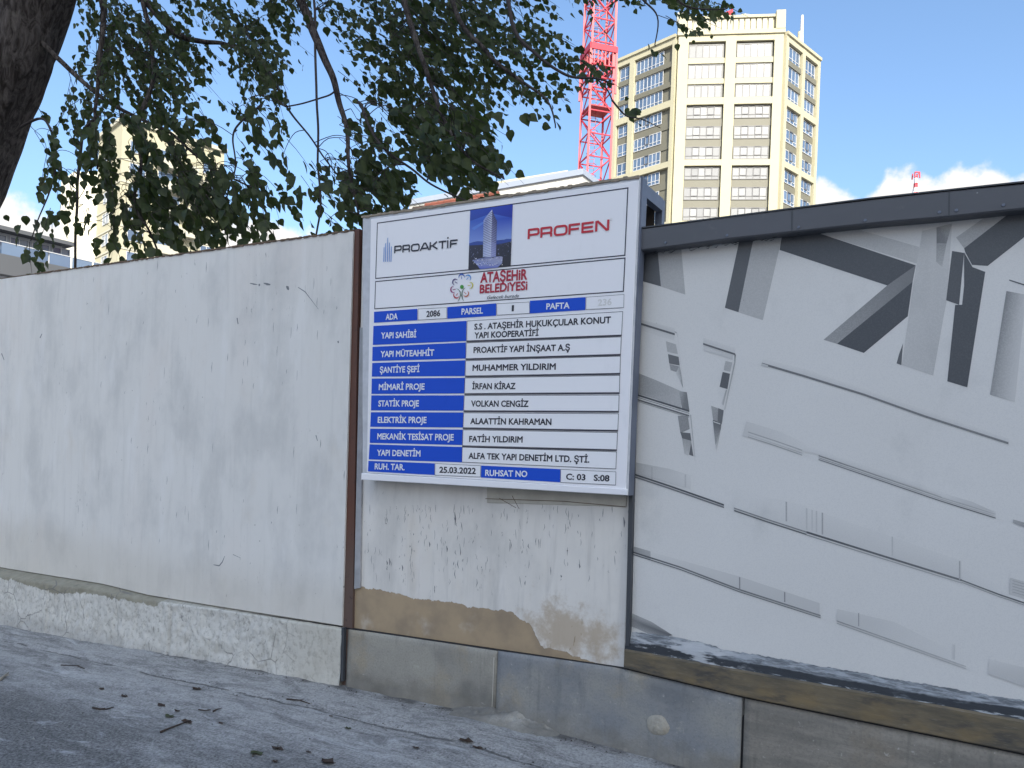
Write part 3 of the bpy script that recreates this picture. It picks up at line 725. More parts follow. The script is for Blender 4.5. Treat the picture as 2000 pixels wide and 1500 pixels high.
for i in range(26):
    u = random.uniform(1262, 1560); v = pl(lowcap)(u) + random.uniform(5, 12)
    stroke(mb, [(u, v), (u + 4, v - 1 + random.uniform(0, 3)), (u + random.uniform(6, 16), v - 3)], [.001, .0035, .001], YR - .024)
t_r.part('crease', mb, M_INKDARK, stuff=True)
# cap rail
mb = MB(); YK = -.045
top_ = [W(u, v, YK) for u, v in [(1246, 447), (1430, 421), (1700, 389), (1850, 372), (2000, 358), (2320, 322)]]
bt = [W(u, v, YK) for u, v in [(1246, 490), (1430, 466), (1700, 437), (1850, 424), (2000, 408), (2320, 372)]]
n = len(top_); prof = []
for (a, b), (c_, d_) in zip(top_, bt):
    prof.append([(a, YK + .006, b), (a, YK, b - .006), (c_, YK, d_ + .006), (c_, YK + .006, d_), (c_, YR + .04, d_ + .002), (a, YR + .07, b + .0)])
vs = [p for r in prof for p in r]
mb.add(vs, [(i * 6 + j, (i + 1) * 6 + j, (i + 1) * 6 + (j + 1) % 6, i * 6 + (j + 1) % 6) for i in range(n - 1) for j in range(6)] + [(0, 1, 2, 3, 4, 5), tuple(range(n * 6 - 1, n * 6 - 7, -1))])
t_r.part('cap_rail', mb, M_CAP)
mb = MB()
for u_, va, vb in ((1852, 374.5, 422), (1545, 410, 452)):
    mb = MB(); mb.slab([W(u_, vb, YK), W(u_ + 3, vb, YK), W(u_ + 3.5, va, YK), W(u_ + .5, va, YK)], YK - .0012, YK - .0002)
    t_r.part('cap_seam', mb, M_DARK)
for u_ in (1300, 1420, 1560, 1690, 1835, 1868, 1960):
    mb = MB(); c_ = W(u_, pl(lowcap)(u_) - 9, YK); mb.add([(c_[0] + .006 * cos(2 * pi * i / 8), YK - .004, c_[1] + .006 * sin(2 * pi * i / 8)) for i in range(8)] + [(c_[0] + .007 * cos(2 * pi * i / 8), YK, c_[1] + .007 * sin(2 * pi * i / 8)) for i in range(8)], [tuple(range(8))] + [(i, i + 8, (i + 1) % 8 + 8, (i + 1) % 8) for i in range(8)]); t_r.part('screw_head', mb, M_BLUEGREY)
mb = MB(); a = [W(u, v, YK) for u, v in [(1247, 444.5), (1700, 386), (2320, 319)]]
for (s0, z0), (s1, z1) in zip(a, a[1:]):
    mb.add([(s0, YK - .004, z0 - .006), (s1, YK - .004, z1 - .006), (s1, YK - .004, z1), (s0, YK - .004, z0), (s0, YR + .08, z0), (s1, YR + .08, z1)], [(0, 1, 2, 3), (3, 2, 5, 4)])
t_r.part('cap_lip', mb, M_DARK)
mb = MB(); mb.slab([W(1221.5, 1262, -.0), W(1228.5, 1262, 0), W(1247.5, 486, 0), W(1238, 486, 0)], .0, YR + .03)
t_r.part('edge_post', mb, M_DARK)
# ragged dark sealant strip at the foot
mb = MB(); upper = [(1226, 1232), (1290, 1238), (1400, 1262), (1408, 1268), (1560, 1292), (1720, 1322), (1860, 1345), (2000, 1368), (2250, 1410)]
lower = [(1222, 1272), (1400, 1302), (1560, 1330), (1720, 1358), (1860, 1384), (2000, 1408), (2250, 1450)]
uw = [W(u, v, YR) for u, v in upper]; lw = [W(u, v, -.0) for u, v in lower]
def iz(q_, s):
    for (a, za), (b, zb) in zip(q_, q_[1:]):
        if s <= b: return za + (zb - za) * (s - a) / (b - a)
    return q_[-1][1]
vs = []; cc = []
for i in range(300):
    s = lerp(uw[0][0], uw[-1][0], i / 299); zu = iz(uw, s) + .004 * noise.noise(Vector((s * 22, 0, 0))) + .004 * noise.noise(Vector((s * 70, 0, 0))) + .008 * noise.noise(Vector((s * 4, 2, 0))); zl = iz(lw, s) - .004
    for j in range(9):
        q_ = j / 8; z = lerp(zu, zl, q_); y = lerp(YR - .002, -.006, q_ ** 1.5) - .008 * sin(pi * q_) + .004 * noise.noise(Vector((s * 25, z * 25, 2))) * sin(pi * q_)
        vs.append((s, y, z)); cc.append((q_ + .10 * noise.noise(Vector((s * 3, 1, 4))),) * 3 + (1,))
mb.add(vs, [(i * 9 + j, i * 9 + j + 1, (i + 1) * 9 + j + 1, (i + 1) * 9 + j) for i in range(299) for j in range(8)], cc)
h = material('flaking_black_sealant'); c = h.coord(); f = h.noise(h.map(c, scale=(.45, 1, 3)), 26, 5, .7, .5); n_ = h.noise(h.map(c, scale=(.6, 1, 2.6)), 8, 5, .6); x_ = h.xyz(c)[0]
qa = h.math('ADD', h.new('ShaderNodeAttribute', attribute_name='Col').outputs['Fac'], h.mul(h.math('SUBTRACT', f, .5), .30))
greyb = h.mix(h.step(f, .35, .65), (.11, .12, .13, 1), (.34, .36, .38, 1)); blk = h.mix(h.step(n_, .55, .7), (.028, .032, .038, 1), (.16, .18, .19, 1))
col = h.mix(h.step(qa, .42, .52), greyb, blk); col = h.mix(h.step(qa, .80, .88), col, h.mix(h.step(f, .5, .62), (.06, .065, .07, 1), (.40, .42, .43, 1)))
col = h.mix(h.mul(h.mul(h.step(n_, .52, .60), .8), h.step(x_, .62, .42)), col, (.50, .51, .52, 1))
t_r.part('sealant_strip', mb, fin(h, col, .75, f, .5, .006), smooth=True)
# brown ledge
def ledge_mat():
    h = material('stained_bronze_ledge'); c = h.coord(); x, y, z = h.xyz(c)
    st = h.noise(h.map(c, scale=(1, 1, 7)), 3.2, 6, .65, .3); b = h.noise(h.map(c, scale=(1, 1, 1.8)), 3.3, 4, .55); f = h.noise(h.map(c, scale=(1, 1, 12)), 30, 4, .6)
    col = h.mix(h.step(st, .35, .68), (.105, .088, .060, 1), (.185, .145, .088, 1))
    col = h.mix(h.mul(h.step(b, .50, .72), .75), col, (.235, .165, .075, 1))
    col = h.mix(h.mul(h.step(h.noise(h.map(c, loc=(4, 0, 0), scale=(1, 1, 3)), 4, 5, .6), .5, .68), .85), col, (.045, .045, .045, 1))
    col = h.mix(h.mul(h.step(f, .55, .75), .3), col, (.30, .28, .23, 1))
    return fin(h, col, .6, h.math('ADD', st, h.mul(f, .5)), .25, .004)
mb = MB(); YL = -.014; n = 40; prof = []; tp = pl([(1219, 1268), (1400, 1301), (2000, 1408)]); bp_ = pl([(1219, 1307), (1450, 1363), (2000, 1475)])
for i in range(n + 1):
    u = lerp(1219.5, 2250, i / n); a = W(u, tp(u), YL); b = (a[0], W(u, bp_(u), YL)[1] + .004 + .0015 * noise.noise(Vector((i * .6, 0, 0))))
    prof += [(a[0], .05, a[1]), (a[0], YL + .008, a[1]), (a[0], YL, a[1] - .007), (b[0], YL, b[1] + .005), (b[0], YL + .006, b[1]), (b[0], .05, b[1])]
mb.add(prof, [(i * 6 + j, i * 6 + j + 1, (i + 1) * 6 + j + 1, (i + 1) * 6 + j) for i in range(n) for j in range(5)] + [(5, 4, 3, 2, 1, 0)])
t_r.part('ledge', mb, ledge_mat())
mb = MB(); a = [W(u, bp_(u) - 1.5, 0) for u in (1219, 1450, 2250)]
for (s0, z0), (s1, z1) in zip(a, a[1:]): mb.slab([(s0, z0 - .006), (s1, z1 - .006), (s1, z1 + .008), (s0, z0 + .008)], .010, .06)
a = [W(u, topl(u), 0) for u in (672, 1220)]
mb.slab([(a[0][0], a[0][1] - .004), (a[1][0], a[1][1] - .004), (a[1][0], a[1][1] + .003), (a[0][0], a[0][1] + .003)], .008, .06)
t_r.part('joint', mb, M_BLACK)

# ------------------------------------------------------------------ the sign
YB = -.075
def c1(x, y): return (690 + x / 3.3333, 330 + y / 3.3333)
def c2(x, y): return (690 + x / 3.5088, 590 + y / 3.5088)
def c5(x, y): return (860 + x / 6.52, 380 + y / 6.52)
def c6(x, y): return (720 + x / 10, 390 + y / 10)
t_s = Thing('information_sign', 'white construction site information board with blue rows and a tower picture', 'sign', (W(960, 950, YB)[0], 0, 0), MW)
def ssurf(name, base_, rough=.28):
    h = material(name); c = h.coord(); n = h.noise(h.map(c, scale=(1.2, 1, .7)), 1.8, 4, .5)
    dirt = h.mul(h.step(h.noise(h.map(c, scale=(1, 1, .4)), 7, 6, .7), .55, .8), .22)
    col = h.mix(dirt, base_, tuple(v * .7 for v in base_[:3]) + (1,))
    spk = h.mul(h.step(h.voro(c, 11), .022, .012), .8); col = h.mix(spk, col, (.85, .85, .85, 1) if base_[2] < .6 or True else base_)
    return fin(h, col, h.math('ADD', rough, h.mul(n, .12)), n, .06, .02, spec=.2)
M_SIGN = ssurf('white_laminate', (.90, .885, .90, 1)); M_CELL = ssurf('cell_white', (.90, .89, .90, 1))
M_BLUE = ssurf('sign_blue', (.012, .085, .60, 1), .35)
M_LINE = plain('printed_navy_line', (.012, .014, .035), .35, .1, 10)
M_EDGE = plain('aged_white_trim', (.56, .57, .60), .5, .25, 18)
Q0 = [(707, 937), (1225.5, 967.5), (1250, 346), (708, 425)]
mb = MB(); mb.bslab([W(u, v, YB) for u, v in Q0], YB, YB + .07, .004); t_s.part('frame', mb, M_EDGE)
mb = MB(); mb.bslab([W(u, v, YB - .006) for u, v in [(716, 923), (1222, 955), (1247, 352), (724, 428)]], YB - .006, YB - .0005, .002); t_s.part('board', mb, M_SIGN)
mb = MB(); mb.bslab([W(u, v, YB - .012) for u, v in [(705, 937), (1224.5, 967.5), (1225.0, 955), (706, 924)]], YB - .014, YB + .0, .003); t_s.part('bottom_trim', mb, M_SIGN)
mb = MB()
for i in range(70):
    t0_, t1_ = i / 70, (i + 1.0) / 70; a = W(lerp(707, 1249, t0_), lerp(425, 346, t0_), YB); b = W(lerp(707, 1249, t1_), lerp(425, 346, t1_), YB)
    hh = .006 + .006 * random.random(); dn = .003 + .010 * max(0, random.random() - .5)
    mb.slab([(a[0], a[1] - dn), (b[0], b[1] - dn), (b[0], b[1] + hh), (a[0], a[1] + hh)], YB - .006 - .002 * random.random(), YB + .05)
t_s.part('worn_top_edge', mb, plain('worn_brown_edge', (.30, .25, .19), .85, .5, 26))
mb = MB(); mb.slab([W(1221, 968, YB + .02), W(1229, 968, YB + .02), W(1257, 346, YB + .02), W(1249, 344, YB + .02)], YB + .012, YB + .075)
t_s.part('side_post', mb, M_BLUEGREY)
# steel frame reaching back from the top edge
at_, bt_ = W(712, 425, YB + .07), W(1253, 348, YB + .07)
ztp = min(at_[1], bt_[1]); z1_ = bt_[1]
kk = (bt_[1] - at_[1]) / (bt_[0] - at_[0])
mb = MB()
S = Matrix(((1, 0, 0, 0), (0, 1, 0, 0), (kk, 0, 1, 0), (0, 0, 0, 1)))
zz = bt_[1] - kk * bt_[0]
def sb(x0, x1, y0, y1, z0, z1): mb.box(x0, x1, y0, y1, z0 + zz, z1 + zz, S)
sb(at_[0] + .02, bt_[0] - .045, -.004, .30, -.030, -.024); t_s.part('canopy_plate', mb, M_PLY)
mb = MB(); sb(bt_[0] - .045, bt_[0] - .005, -.004, .32, -.070, -.004); t_s.part('side_rail', mb, M_BLUEGREY)
mb = MB(); sb(bt_[0] - .05, bt_[0] - .010, .322, .36, -.62, -.004); t_s.part('back_post', mb, M_BLUEGREY)
mb = MB(); sb(at_[0] + .02, bt_[0] - .05, .31, .318, -.40, -.031); t_s.part('back_panel', mb, M_PLY)
# printed outlines and cells
lv = [YB - .0066]
def sheet(pts, cv, mat, name='cell', t=.0005):
    q_ = [W(*cv(*p), YB) for p in pts]
    mb_ = MB(); mb_.poly(q_, lv[0] if name != 'cell' else YB - .0080); 
    return t_s.part(name, mb_, mat)
def frame_line(pts, cv, wd, name='outline', y=YB - .0070):
    q_ = [Vector(W(*cv(*p), YB)) for p in pts]; n_ = len(q_); c_ = sum(q_, Vector((0, 0))) / n_; vs_ = []
    for i, p in enumerate(q_):
        a_ = (q_[i - 1] - p).normalized(); b_ = (q_[(i + 1) % n_] - p).normalized(); m_ = (a_ + b_)
        vs_ += [(p.x, y, p.y), (p.x + m_.x * wd, y, p.y + m_.y * wd)]
    mb_ = MB(); mb_.add(vs_, [(2 * i, 2 * ((i + 1) % n_), 2 * ((i + 1) % n_) + 1, 2 * i + 1) for i in range(n_)])
    return t_s.part(name, mb_, M_LINE)
frame_line([(160, 352), (1795, 122), (1775, 568), (148, 718)], c1, .0058)
frame_line([(148, 732), (1776, 578), (1765, 802), (142, 915)], c1, .0055)
BL = [[(148, 68), (445, 48), (445, 126), (148, 143)], [(650, 36), (985, 10), (984, 95), (650, 116)],
      [(144, 165), (782, 130), (779, 268), (140, 295)], [(138, 308), (777, 278), (775, 388), (136, 405)], [(136, 418), (773, 400), (769, 508), (133, 512)],
      [(133, 525), (769, 520), (765, 627), (130, 630)], [(130, 640), (764, 640), (760, 745), (127, 743)], [(127, 755), (760, 757), (756, 860), (122, 855)],
      [(122, 868), (755, 874), (752, 980), (119, 965)], [(118, 975), (751, 993), (749, 1098), (112, 1078)], [(110, 1088), (564, 1105), (562, 1185), (106, 1160)], [(882, 1120), (1424, 1145), (1422, 1235), (880, 1202)]]
for b in BL: sheet(b, c2, M_BLUE)
sheet([(1155, 860), (1517, 836), (1515, 920), (1154, 943)], c1, M_BLUE)
WHT = [([(449, 48), (648, 38), (648, 115), (449, 126)], 1), ([(987, 12), (1213, 0), (1215, 80), (988, 93)], 1),
       ([(785, 130), (1853, 65), (1845, 228), (782, 268)], 2), ([(780, 280), (1843, 238), (1838, 360), (776, 390)], 2), ([(775, 402), (1837, 370), (1834, 490), (772, 508)], 2),
       ([(770, 520), (1833, 502), (1830, 622), (768, 628)], 2), ([(766, 640), (1828, 636), (1825, 750), (762, 745)], 2), ([(761, 758), (1824, 765), (1819, 880), (757, 862)], 2),
       ([(757, 874), (1817, 893), (1812, 1013), (753, 985)], 2), ([(752, 993), (1810, 1025), (1806, 1145), (749, 1098)], 2), ([(566, 1105), (880, 1120), (878, 1200), (564, 1187)], 1), ([(1425, 1145), (1806, 1162), (1804, 1255), (1424, 1237)], 1)]
for i, (b, k_) in enumerate(WHT):
    sheet(b, c2, M_CELL); frame_line(b, c2, .0022 if k_ == 1 else .0026, y=YB - .0084)
    if k_ == 2 and i < 9:      # thick rule between the rows
        q1, q2 = b[3], b[2]; mb = MB(); mb.poly([W(*c2(q1[0], q1[1] + 2), YB), W(*c2(q1[0], q1[1] + 9), YB), W(*c2(q2[0], q2[1] + 8), YB), W(*c2(q2[0], q2[1] + 1), YB)], YB - .0088)
        t_s.part('rule', mb, M_LINE)
b = [(1520, 836), (1768, 818), (1766, 905), (1518, 918)]; sheet(b, c1, M_CELL); frame_line(b, c1, .0018, y=YB - .0084)

# lettering
M_TB = plain('black_lettering', (.010, .011, .025), .35, .05, 10); M_TW = plain('white_lettering', (.80, .82, .86), .35, .05, 10)
M_TR = plain('crimson_lettering', (.42, .006, .035), .35, .05, 10); M_TPALE = plain('glare_and_pale_lettering', (.72, .71, .69), .35, .05, 10)  # last one: pale ink, painting in the glare on the PAFTA number
M_PR = plain('red_logo_lettering', (.55, .012, .03), .35, .05, 10)
TX = []
def text(body, u0, v0, u1, v1, cap, mat, bold=.027, slant=0):
    cu = bpy.data.curves.new('lettering', 'FONT'); cu.body = body; cu.bevel_depth = bold; cu.bevel_resolution = 0; cu.resolution_u = 3; cu.shear = slant
    o = bpy.data.objects.new('lettering', cu); COL.objects.link(o); TX.append((o, u0, v0, u1, v1, cap, mat))
CAP = 11.2
def tw(b, *a): text(b, *a, CAP, M_TW)
def tb(b, *a): text(b, *a, CAP, M_TB)
tw('ADA', 755, 625.2, 778.5, 623.9); tb('2086', 834.5, 619.6, 861.5, 617.6); tw('PARSEL', 902.9, 614.8, 945, 612.6); tb('1', 1001, 608.3, 1005.3, 608)
tw('PAFTA', 1068.4, 604.8, 1114, 602.6); text('236', 1169, 597.5, 1196, 595.8, 12, M_TPALE)  # guessed number; its pale ink imitates glare washing it out
tw('YAPI SAHİBİ', 745.9, 661.5, 814.8, 659.2); tb('S.S . ATAŞEHİR HUKUKÇULAR KONUT', 928, 644.2, 1194.4, 631.3); tb('YAPI KOOPERATİFİ', 928, 661.2, 1053.4, 656.1)
tw('YAPI MÜTEAHHİT', 745, 697.7, 849.6, 694.9); tb('PROAKTİF YAPI İNŞAAT A.Ş', 926.5, 689.7, 1114.6, 684.9)
tw('ŞANTİYE ŞEFİ', 743.6, 728.5, 821, 726.8); tb('MUHAMMER YILDIRIM', 924.5, 724.5, 1087, 722)
tw('MİMARİ PROJE', 741.6, 761.8, 831, 761); tb('İRFAN KİRAZ', 924, 760.4, 1008.6, 760)
tw('STATİK PROJE', 740.7, 793.8, 820, 793.8); tb('VOLKAN CENGİZ', 921.7, 794, 1034, 794.6)
tw('ELEKTRİK PROJE', 739.6, 825.7, 834.8, 826.3); tb('ALAATTİN KAHRAMAN', 920, 828.2, 1078.4, 830)
tw('MEKANİK TESİSAT PROJE', 738.7, 857.9, 887.8, 860.2); tb('FATİH YILDIRIM', 918, 863, 1022.3, 864.2)
tw('YAPI DENETİM', 737.9, 889.8, 823, 891.5); tb('ALFA TEK YAPI DENETİM LTD. ŞTİ.', 916.6, 895.5, 1152.5, 903.5)
tw('RUH. TAR.', 733.6, 916.3, 792, 918.3); tb('25.03.2022', 859.9, 922.9, 931, 925.7); tw('RUHSAT NO', 949.3, 929, 1031.4, 931.4); tb('C: 03   S:08', 1107, 936.3, 1191.6, 940)
text('ATAŞEHiR', 939.6, 552.6, 1031.4, 546, 19, M_TR, .028); text('BELEDiYESi', 938.4, 573.2, 1031.4, 566.2, 16, M_TR, .026)
text('Gelecek burada', 953, 585, 1014.6, 581.3, 6.6, M_TB, .0, .35)
text('®', 1193, 432, 1197, 431.5, 5, M_TPALE, .01)
bpy.context.view_layer.update(); dg = bpy.context.evaluated_depsgraph_get()
meshes = [bpy.data.meshes.new_from_object(o.evaluated_get(dg)) for o, *_ in TX]
YT = YB - .0092
for (o, u0, v0, u1, v1, cap, mat), me in zip(TX, meshes):
    co = [v.co.copy() for v in me.vertices]; fs = [tuple(p.vertices) for p in me.polygons]
    x0 = min(c.x for c in co); x1 = max(c.x for c in co); zm = max(abs(c.z) for c in co) or 1
    ch = .69                                                   # cap height of the built-in face
    p0 = Vector(W(u0, v0, YB)); p1 = Vector(W(u1, v1, YB)); pc = Vector(W(u0, v0 - cap, YB))
    ex_ = (p1 - p0) / (x1 - x0); up_ = Vector((0, 1)) * (pc - p0).length / ch
    vs = [(p0.x + ex_.x * (c.x - x0) + up_.x * c.y, YT - .0004 * c.z / zm, p0.y + ex_.y * (c.x - x0) + up_.y * c.y) for c in co]
    mb = MB(); mb.add(vs, fs); t_s.part('lettering', mb, mat)
    cu = o.data; bpy.data.objects.remove(o); bpy.data.curves.remove(cu)
for me in meshes: bpy.data.meshes.remove(me)
# wide square logo capitals, stroke by stroke (unit box: width x 1)
def rr(x0, y0, x1, y1, r, close=True):
    p = []
    for cx, cy, a0 in ((x1 - r, y1 - r, 0), (x0 + r, y1 - r, 90), (x0 + r, y0 + r, 180), (x1 - r, y0 + r, 270)):
        p += [(cx + r * cos(R(a0 + t)), cy + r * sin(R(a0 + t))) for t in (0, 30, 60, 90)]
    return p + ([p[0]] if close else [])
T_ = .1
bowl = [(T_, .92), (.95, .92), (1.06, .88), (1.1, .8), (1.1, .52), (1.06, .44), (.95, .40), (T_, .40)]
LET = {'P': (1.3, [[(T_, 0), (T_, 1)], bowl]), 'R': (1.35, [[(T_, 0), (T_, 1)], bowl, [(.95, .40), (1.06, .34), (1.1, .26), (1.1, 0)]]),
       'O': (1.45, [rr(.1, .09, 1.25, .91, .25)]), 'A': (1.4, [[(0.02, 0), (.55, .93), (.80, .93), (1.32, 0)], [(.3, .27), (1.05, .27)]]),
       'K': (1.35, [[(T_, 0), (T_, 1)], [(T_, .48), (.45, .5), (1.1, .99)], [(.42, .52), (1.2, .01)]]), 'T': (1.25, [[(0, .91), (1.15, .91)], [(.57, .85), (.57, 0)]]),
       'i': (.42, [[(T_, 0), (T_, 1)], [(T_ - .01, 1.2), (T_ + .01, 1.42)]]), 'F': (1.25, [[(T_, 0), (T_, 1)], [(T_, .91), (1.1, .91)], [(T_, .48), (1.0, .48)]]),
       'E': (1.3, [[(T_, 0), (T_, 1)], [(T_, .91), (1.15, .91)], [(T_, .5), (1.08, .5)], [(T_, .09), (1.15, .09)]]),
       'N': (1.45, [[(T_, 0), (T_, 1)], [(T_, .92), (.25, .92), (1.05, .08), (1.2, .08)], [(1.2, 0), (1.2, 1)]])}
def logo(word, u0, v0, u1, v1, cap, mat, wd=.2):
    tot = sum(LET[c][0] for c in word) - .15; p0 = Vector(W(u0, v0, YB)); p1 = Vector(W(u1, v1, YB)); ex_ = (p1 - p0) / tot
    up_ = Vector((0, (Vector(W(u0, v0 - cap, YB)) - p0).length)); x = 0
    for ch in word:
        wdt, st = LET[ch]; mb_ = MB()
        for k_, s_ in enumerate(st):
            pts = [Vector(((x + a), b)) for a, b in s_]; vs_ = []; nn = len(pts); closed = (pts[0] - pts[-1]).length < 1e-6
            for i, p in enumerate(pts):
                a_ = pts[i - 1] if i > 0 else (pts[-2] if closed else p); b_ = pts[i + 1] if i < nn - 1 else (pts[1] if closed else p)
                d1 = (p - a_); d2 = (b_ - p); d1 = d1.normalized() if d1.length > 0 else d2.normalized(); d2 = d2.normalized() if d2.length > 0 else d1
                t = (d1 + d2).normalized(); nm = Vector((-t.y, t.x)); sc_ = min(1.6, 1 / max(.4, nm.dot(Vector((-d1.y, d1.x)))))
                for sg in (1, -1):
                    q_ = p + nm * (wd / 2 * sc_ * sg); w_ = p0 + ex_ * q_.x + up_ * q_.y; vs_.append((w_.x, YT - .00012 * k_, w_.y))
            mb_.add(vs_, [(2 * i, 2 * i + 1, 2 * i + 3, 2 * i + 2) for i in range(nn - 1)])
        t_s.part('logo_letter', mb_, mat); x += wdt
logo('PROAKTiF', 771.5, 495.6, 895, 483.2, 14.3, M_TB, .19)
logo('PROFEN', 1032, 468, 1191, 450.4, 19.5, M_PR, .21)
mb = MB()
for x, tpy in ((320, 930), (352, 850), (392, 745), (427, 840), (462, 915)):
    mb.poly([W(*c6(x - 14, 1222), YB), W(*c6(x, 1218), YB), W(*c6(x + 7, tpy), YB), W(*c6(x - 5, tpy + 14), YB)], YT)
t_s.part('logo_bar', mb, plain('sky_blue_ink', (.10, .26, .62), .35, .1, 10))
# flower-and-figure emblem of the municipality
def pm(name, col): return plain(name, srgb(*col), .35, .05, 10)
for (cx, cy), ang, colr, nm in [((205, 1120), 145, (60, 30, 110), 'violet_ink'), ((283, 1058), 95, (40, 90, 180), 'blue_ink'), ((362, 1068), 50, (80, 150, 215), 'light_blue_ink'), ((388, 1160), 0, (205, 195, 70), 'yellow_ink'),
                          ((335, 1262), -45, (200, 110, 70), 'orange_ink'), ((218, 1282), -125, (185, 25, 50), 'red_ink'), ((180, 1212), 190, (150, 20, 110), 'magenta_ink')]:
    mb = MB(); pts = []
    for i in range(15):
        a = R(ang - 100 + 200 * i / 14); rad = 36; pts.append((cx + rad * cos(a) * 1.0, cy - rad * sin(a) * 1.08))
    q_ = [W(*c5(*p), YB) for p in pts]; ww = [.0015 + .0062 * sin(pi * i / 14) for i in range(15)]
    stroke(mb, q_, ww, YT, False)
    a = R(ang); q_ = [W(*c5(cx - 24 * cos(a) * 1.2, cy + 24 * sin(a)), YB), W(*c5(cx + 10 * cos(a), cy - 10 * sin(a)), YB)]; stroke(mb, q_, .0035, YT - .0001, False)
    t_s.part('emblem_petal', mb, pm(nm, colr))
M_GR = pm('green_ink', (60, 150, 50)); M_GR2 = pm('dark_green_ink', (50, 95, 60))
mb = MB(); mb.poly([W(*c5(287 + 24 * cos(2 * pi * i / 16), 1180 + 26 * sin(2 * pi * i / 16)), YB) for i in range(16)], YT - .0002)
t_s.part('emblem_head', mb, M_GR)
mb = MB(); stroke(mb, [W(*c5(*p), YB) for p in [(215, 1200), (245, 1215), (266, 1245), (268, 1290), (255, 1330), (232, 1372)]], [.001, .003, .005, .006, .004, .001], YT - .0003, False)
stroke(mb, [W(*c5(*p), YB) for p in [(335, 1190), (308, 1208), (290, 1240), (286, 1290), (295, 1330), (312, 1362)]], [.001, .003, .005, .006, .004, .001], YT - .0003, False)
t_s.part('emblem_body', mb, M_GR2)
# printed tower picture
h = material('printed_photo_ink'); at = h.new('ShaderNodeAttribute', attribute_name='Col').outputs['Color']; fin(h, at, .3); M_PIC = h.m
pc_ = MB(); zl_ = [YB - .0090]
def pic(pts, cols):
    cs = cols if isinstance(cols, list) else [cols] * len(pts)
    pc_.poly([W(*c5(*p), YB) for p in pts], zl_[0], [srgb(*c) for c in cs]); zl_[0] -= .000012
A, B, C_, D_ = (392, 208), (934, 130), (905, 915), (368, 970)
def ip(x, y):      # 0..1 picture coordinates -> crop coordinates
    a = Vector(A).lerp(Vector(B), x); b = Vector(D_).lerp(Vector(C_), x); return tuple(a.lerp(b, y))
pic([A, B, C_, D_], [(40, 75, 175), (20, 50, 170), (20, 22, 40), (25, 25, 45)])
pic([ip(0, .18), ip(.5, .10), ip(1, .22), ip(1, .56), ip(0, .55)], [(55, 95, 190), (70, 110, 200), (35, 70, 180), (130, 155, 215), (125, 150, 215)])
pic([ip(.05, .30), ip(.3, .22), ip(.36, .24), ip(.1, .34)], (90, 130, 210))
pic([ip(0, .55), ip(.1, .535), ip(.2, .53), ip(.35, .55), ip(.6, .56), ip(.75, .57), ip(.88, .55), ip(1, .56), ip(1, .62), ip(0, .6)], (40, 70, 150))
pic([ip(0, .585), ip(.35, .60), ip(.65, .63), ip(1, .60), ip(1, 1), ip(0, 1)], [(40, 45, 70), (35, 38, 60), (35, 38, 60), (30, 32, 50), (20, 22, 38), (24, 25, 42)])
for i in range(90):
    x, y = random.random(), random.uniform(.60, .82); s_ = random.uniform(.006, .014); cc = random.choice([(70, 78, 110), (95, 105, 140), (50, 55, 85), (120, 125, 150)])
    if .3 < x < .68: continue
    pic([ip(x, y), ip(x + s_, y), ip(x + s_, y + s_ * 1.8), ip(x, y + s_ * 1.8)], cc)
pic([(562, 335), (585, 300), (672, 196), (664, 800), (555, 800)], [(150, 160, 205), (140, 150, 200), (195, 200, 225), (215, 220, 240), (190, 200, 230)])
pic([(672, 196), (700, 275), (735, 340), (720, 800), (655, 800)], [(95, 95, 140), (75, 75, 120), (70, 75, 125), (150, 155, 205), (170, 175, 215)])
for i in range(25):
    y = 232 + i * 22.5; fr = i / 24; xl = max(562 - 7 * fr, 672 - (y - 196) * .86); sl = lerp(52, 26, fr)
    xr = min(735 - 14 * fr, 672 + (y - 196) * .5); th = lerp(6.5, 5, fr)
    dk = (30, 32, 62) if i < 17 else (95, 105, 155); xm = 668 - 6 * fr
    pic([(xl, y + sl * (xm - xl) / 105), (xm, y), (xm, y + th), (xl, y + th + sl * (xm - xl) / 105)], dk)
    pic([(xm, y), (xr, y + sl * .8 * (xr - xm) / 66), (xr, y + th + sl * .8 * (xr - xm) / 66), (xm, y + th)], (38, 35, 70) if i < 17 else (110, 115, 165))
pic([(420, 840), (600, 800), (780, 790), (808, 800), (800, 880), (740, 935), (520, 955), (470, 890)], [(120, 130, 175), (90, 95, 140), (110, 115, 160), (160, 160, 185), (150, 155, 190), (110, 120, 190), (85, 100, 190), (140, 150, 200)])
for i in range(60):
    x = random.uniform(425, 800); y = random.uniform(800, 905) ; s_ = random.uniform(5, 13); cc = random.choice([(235, 235, 240), (60, 62, 85), (200, 205, 220), (35, 35, 50), (225, 220, 215)])
    pic([(x, y), (x + s_, y - 2), (x + s_, y + s_ * .8), (x, y + s_)], cc)
t_s.part('printed_picture', pc_, M_PIC)

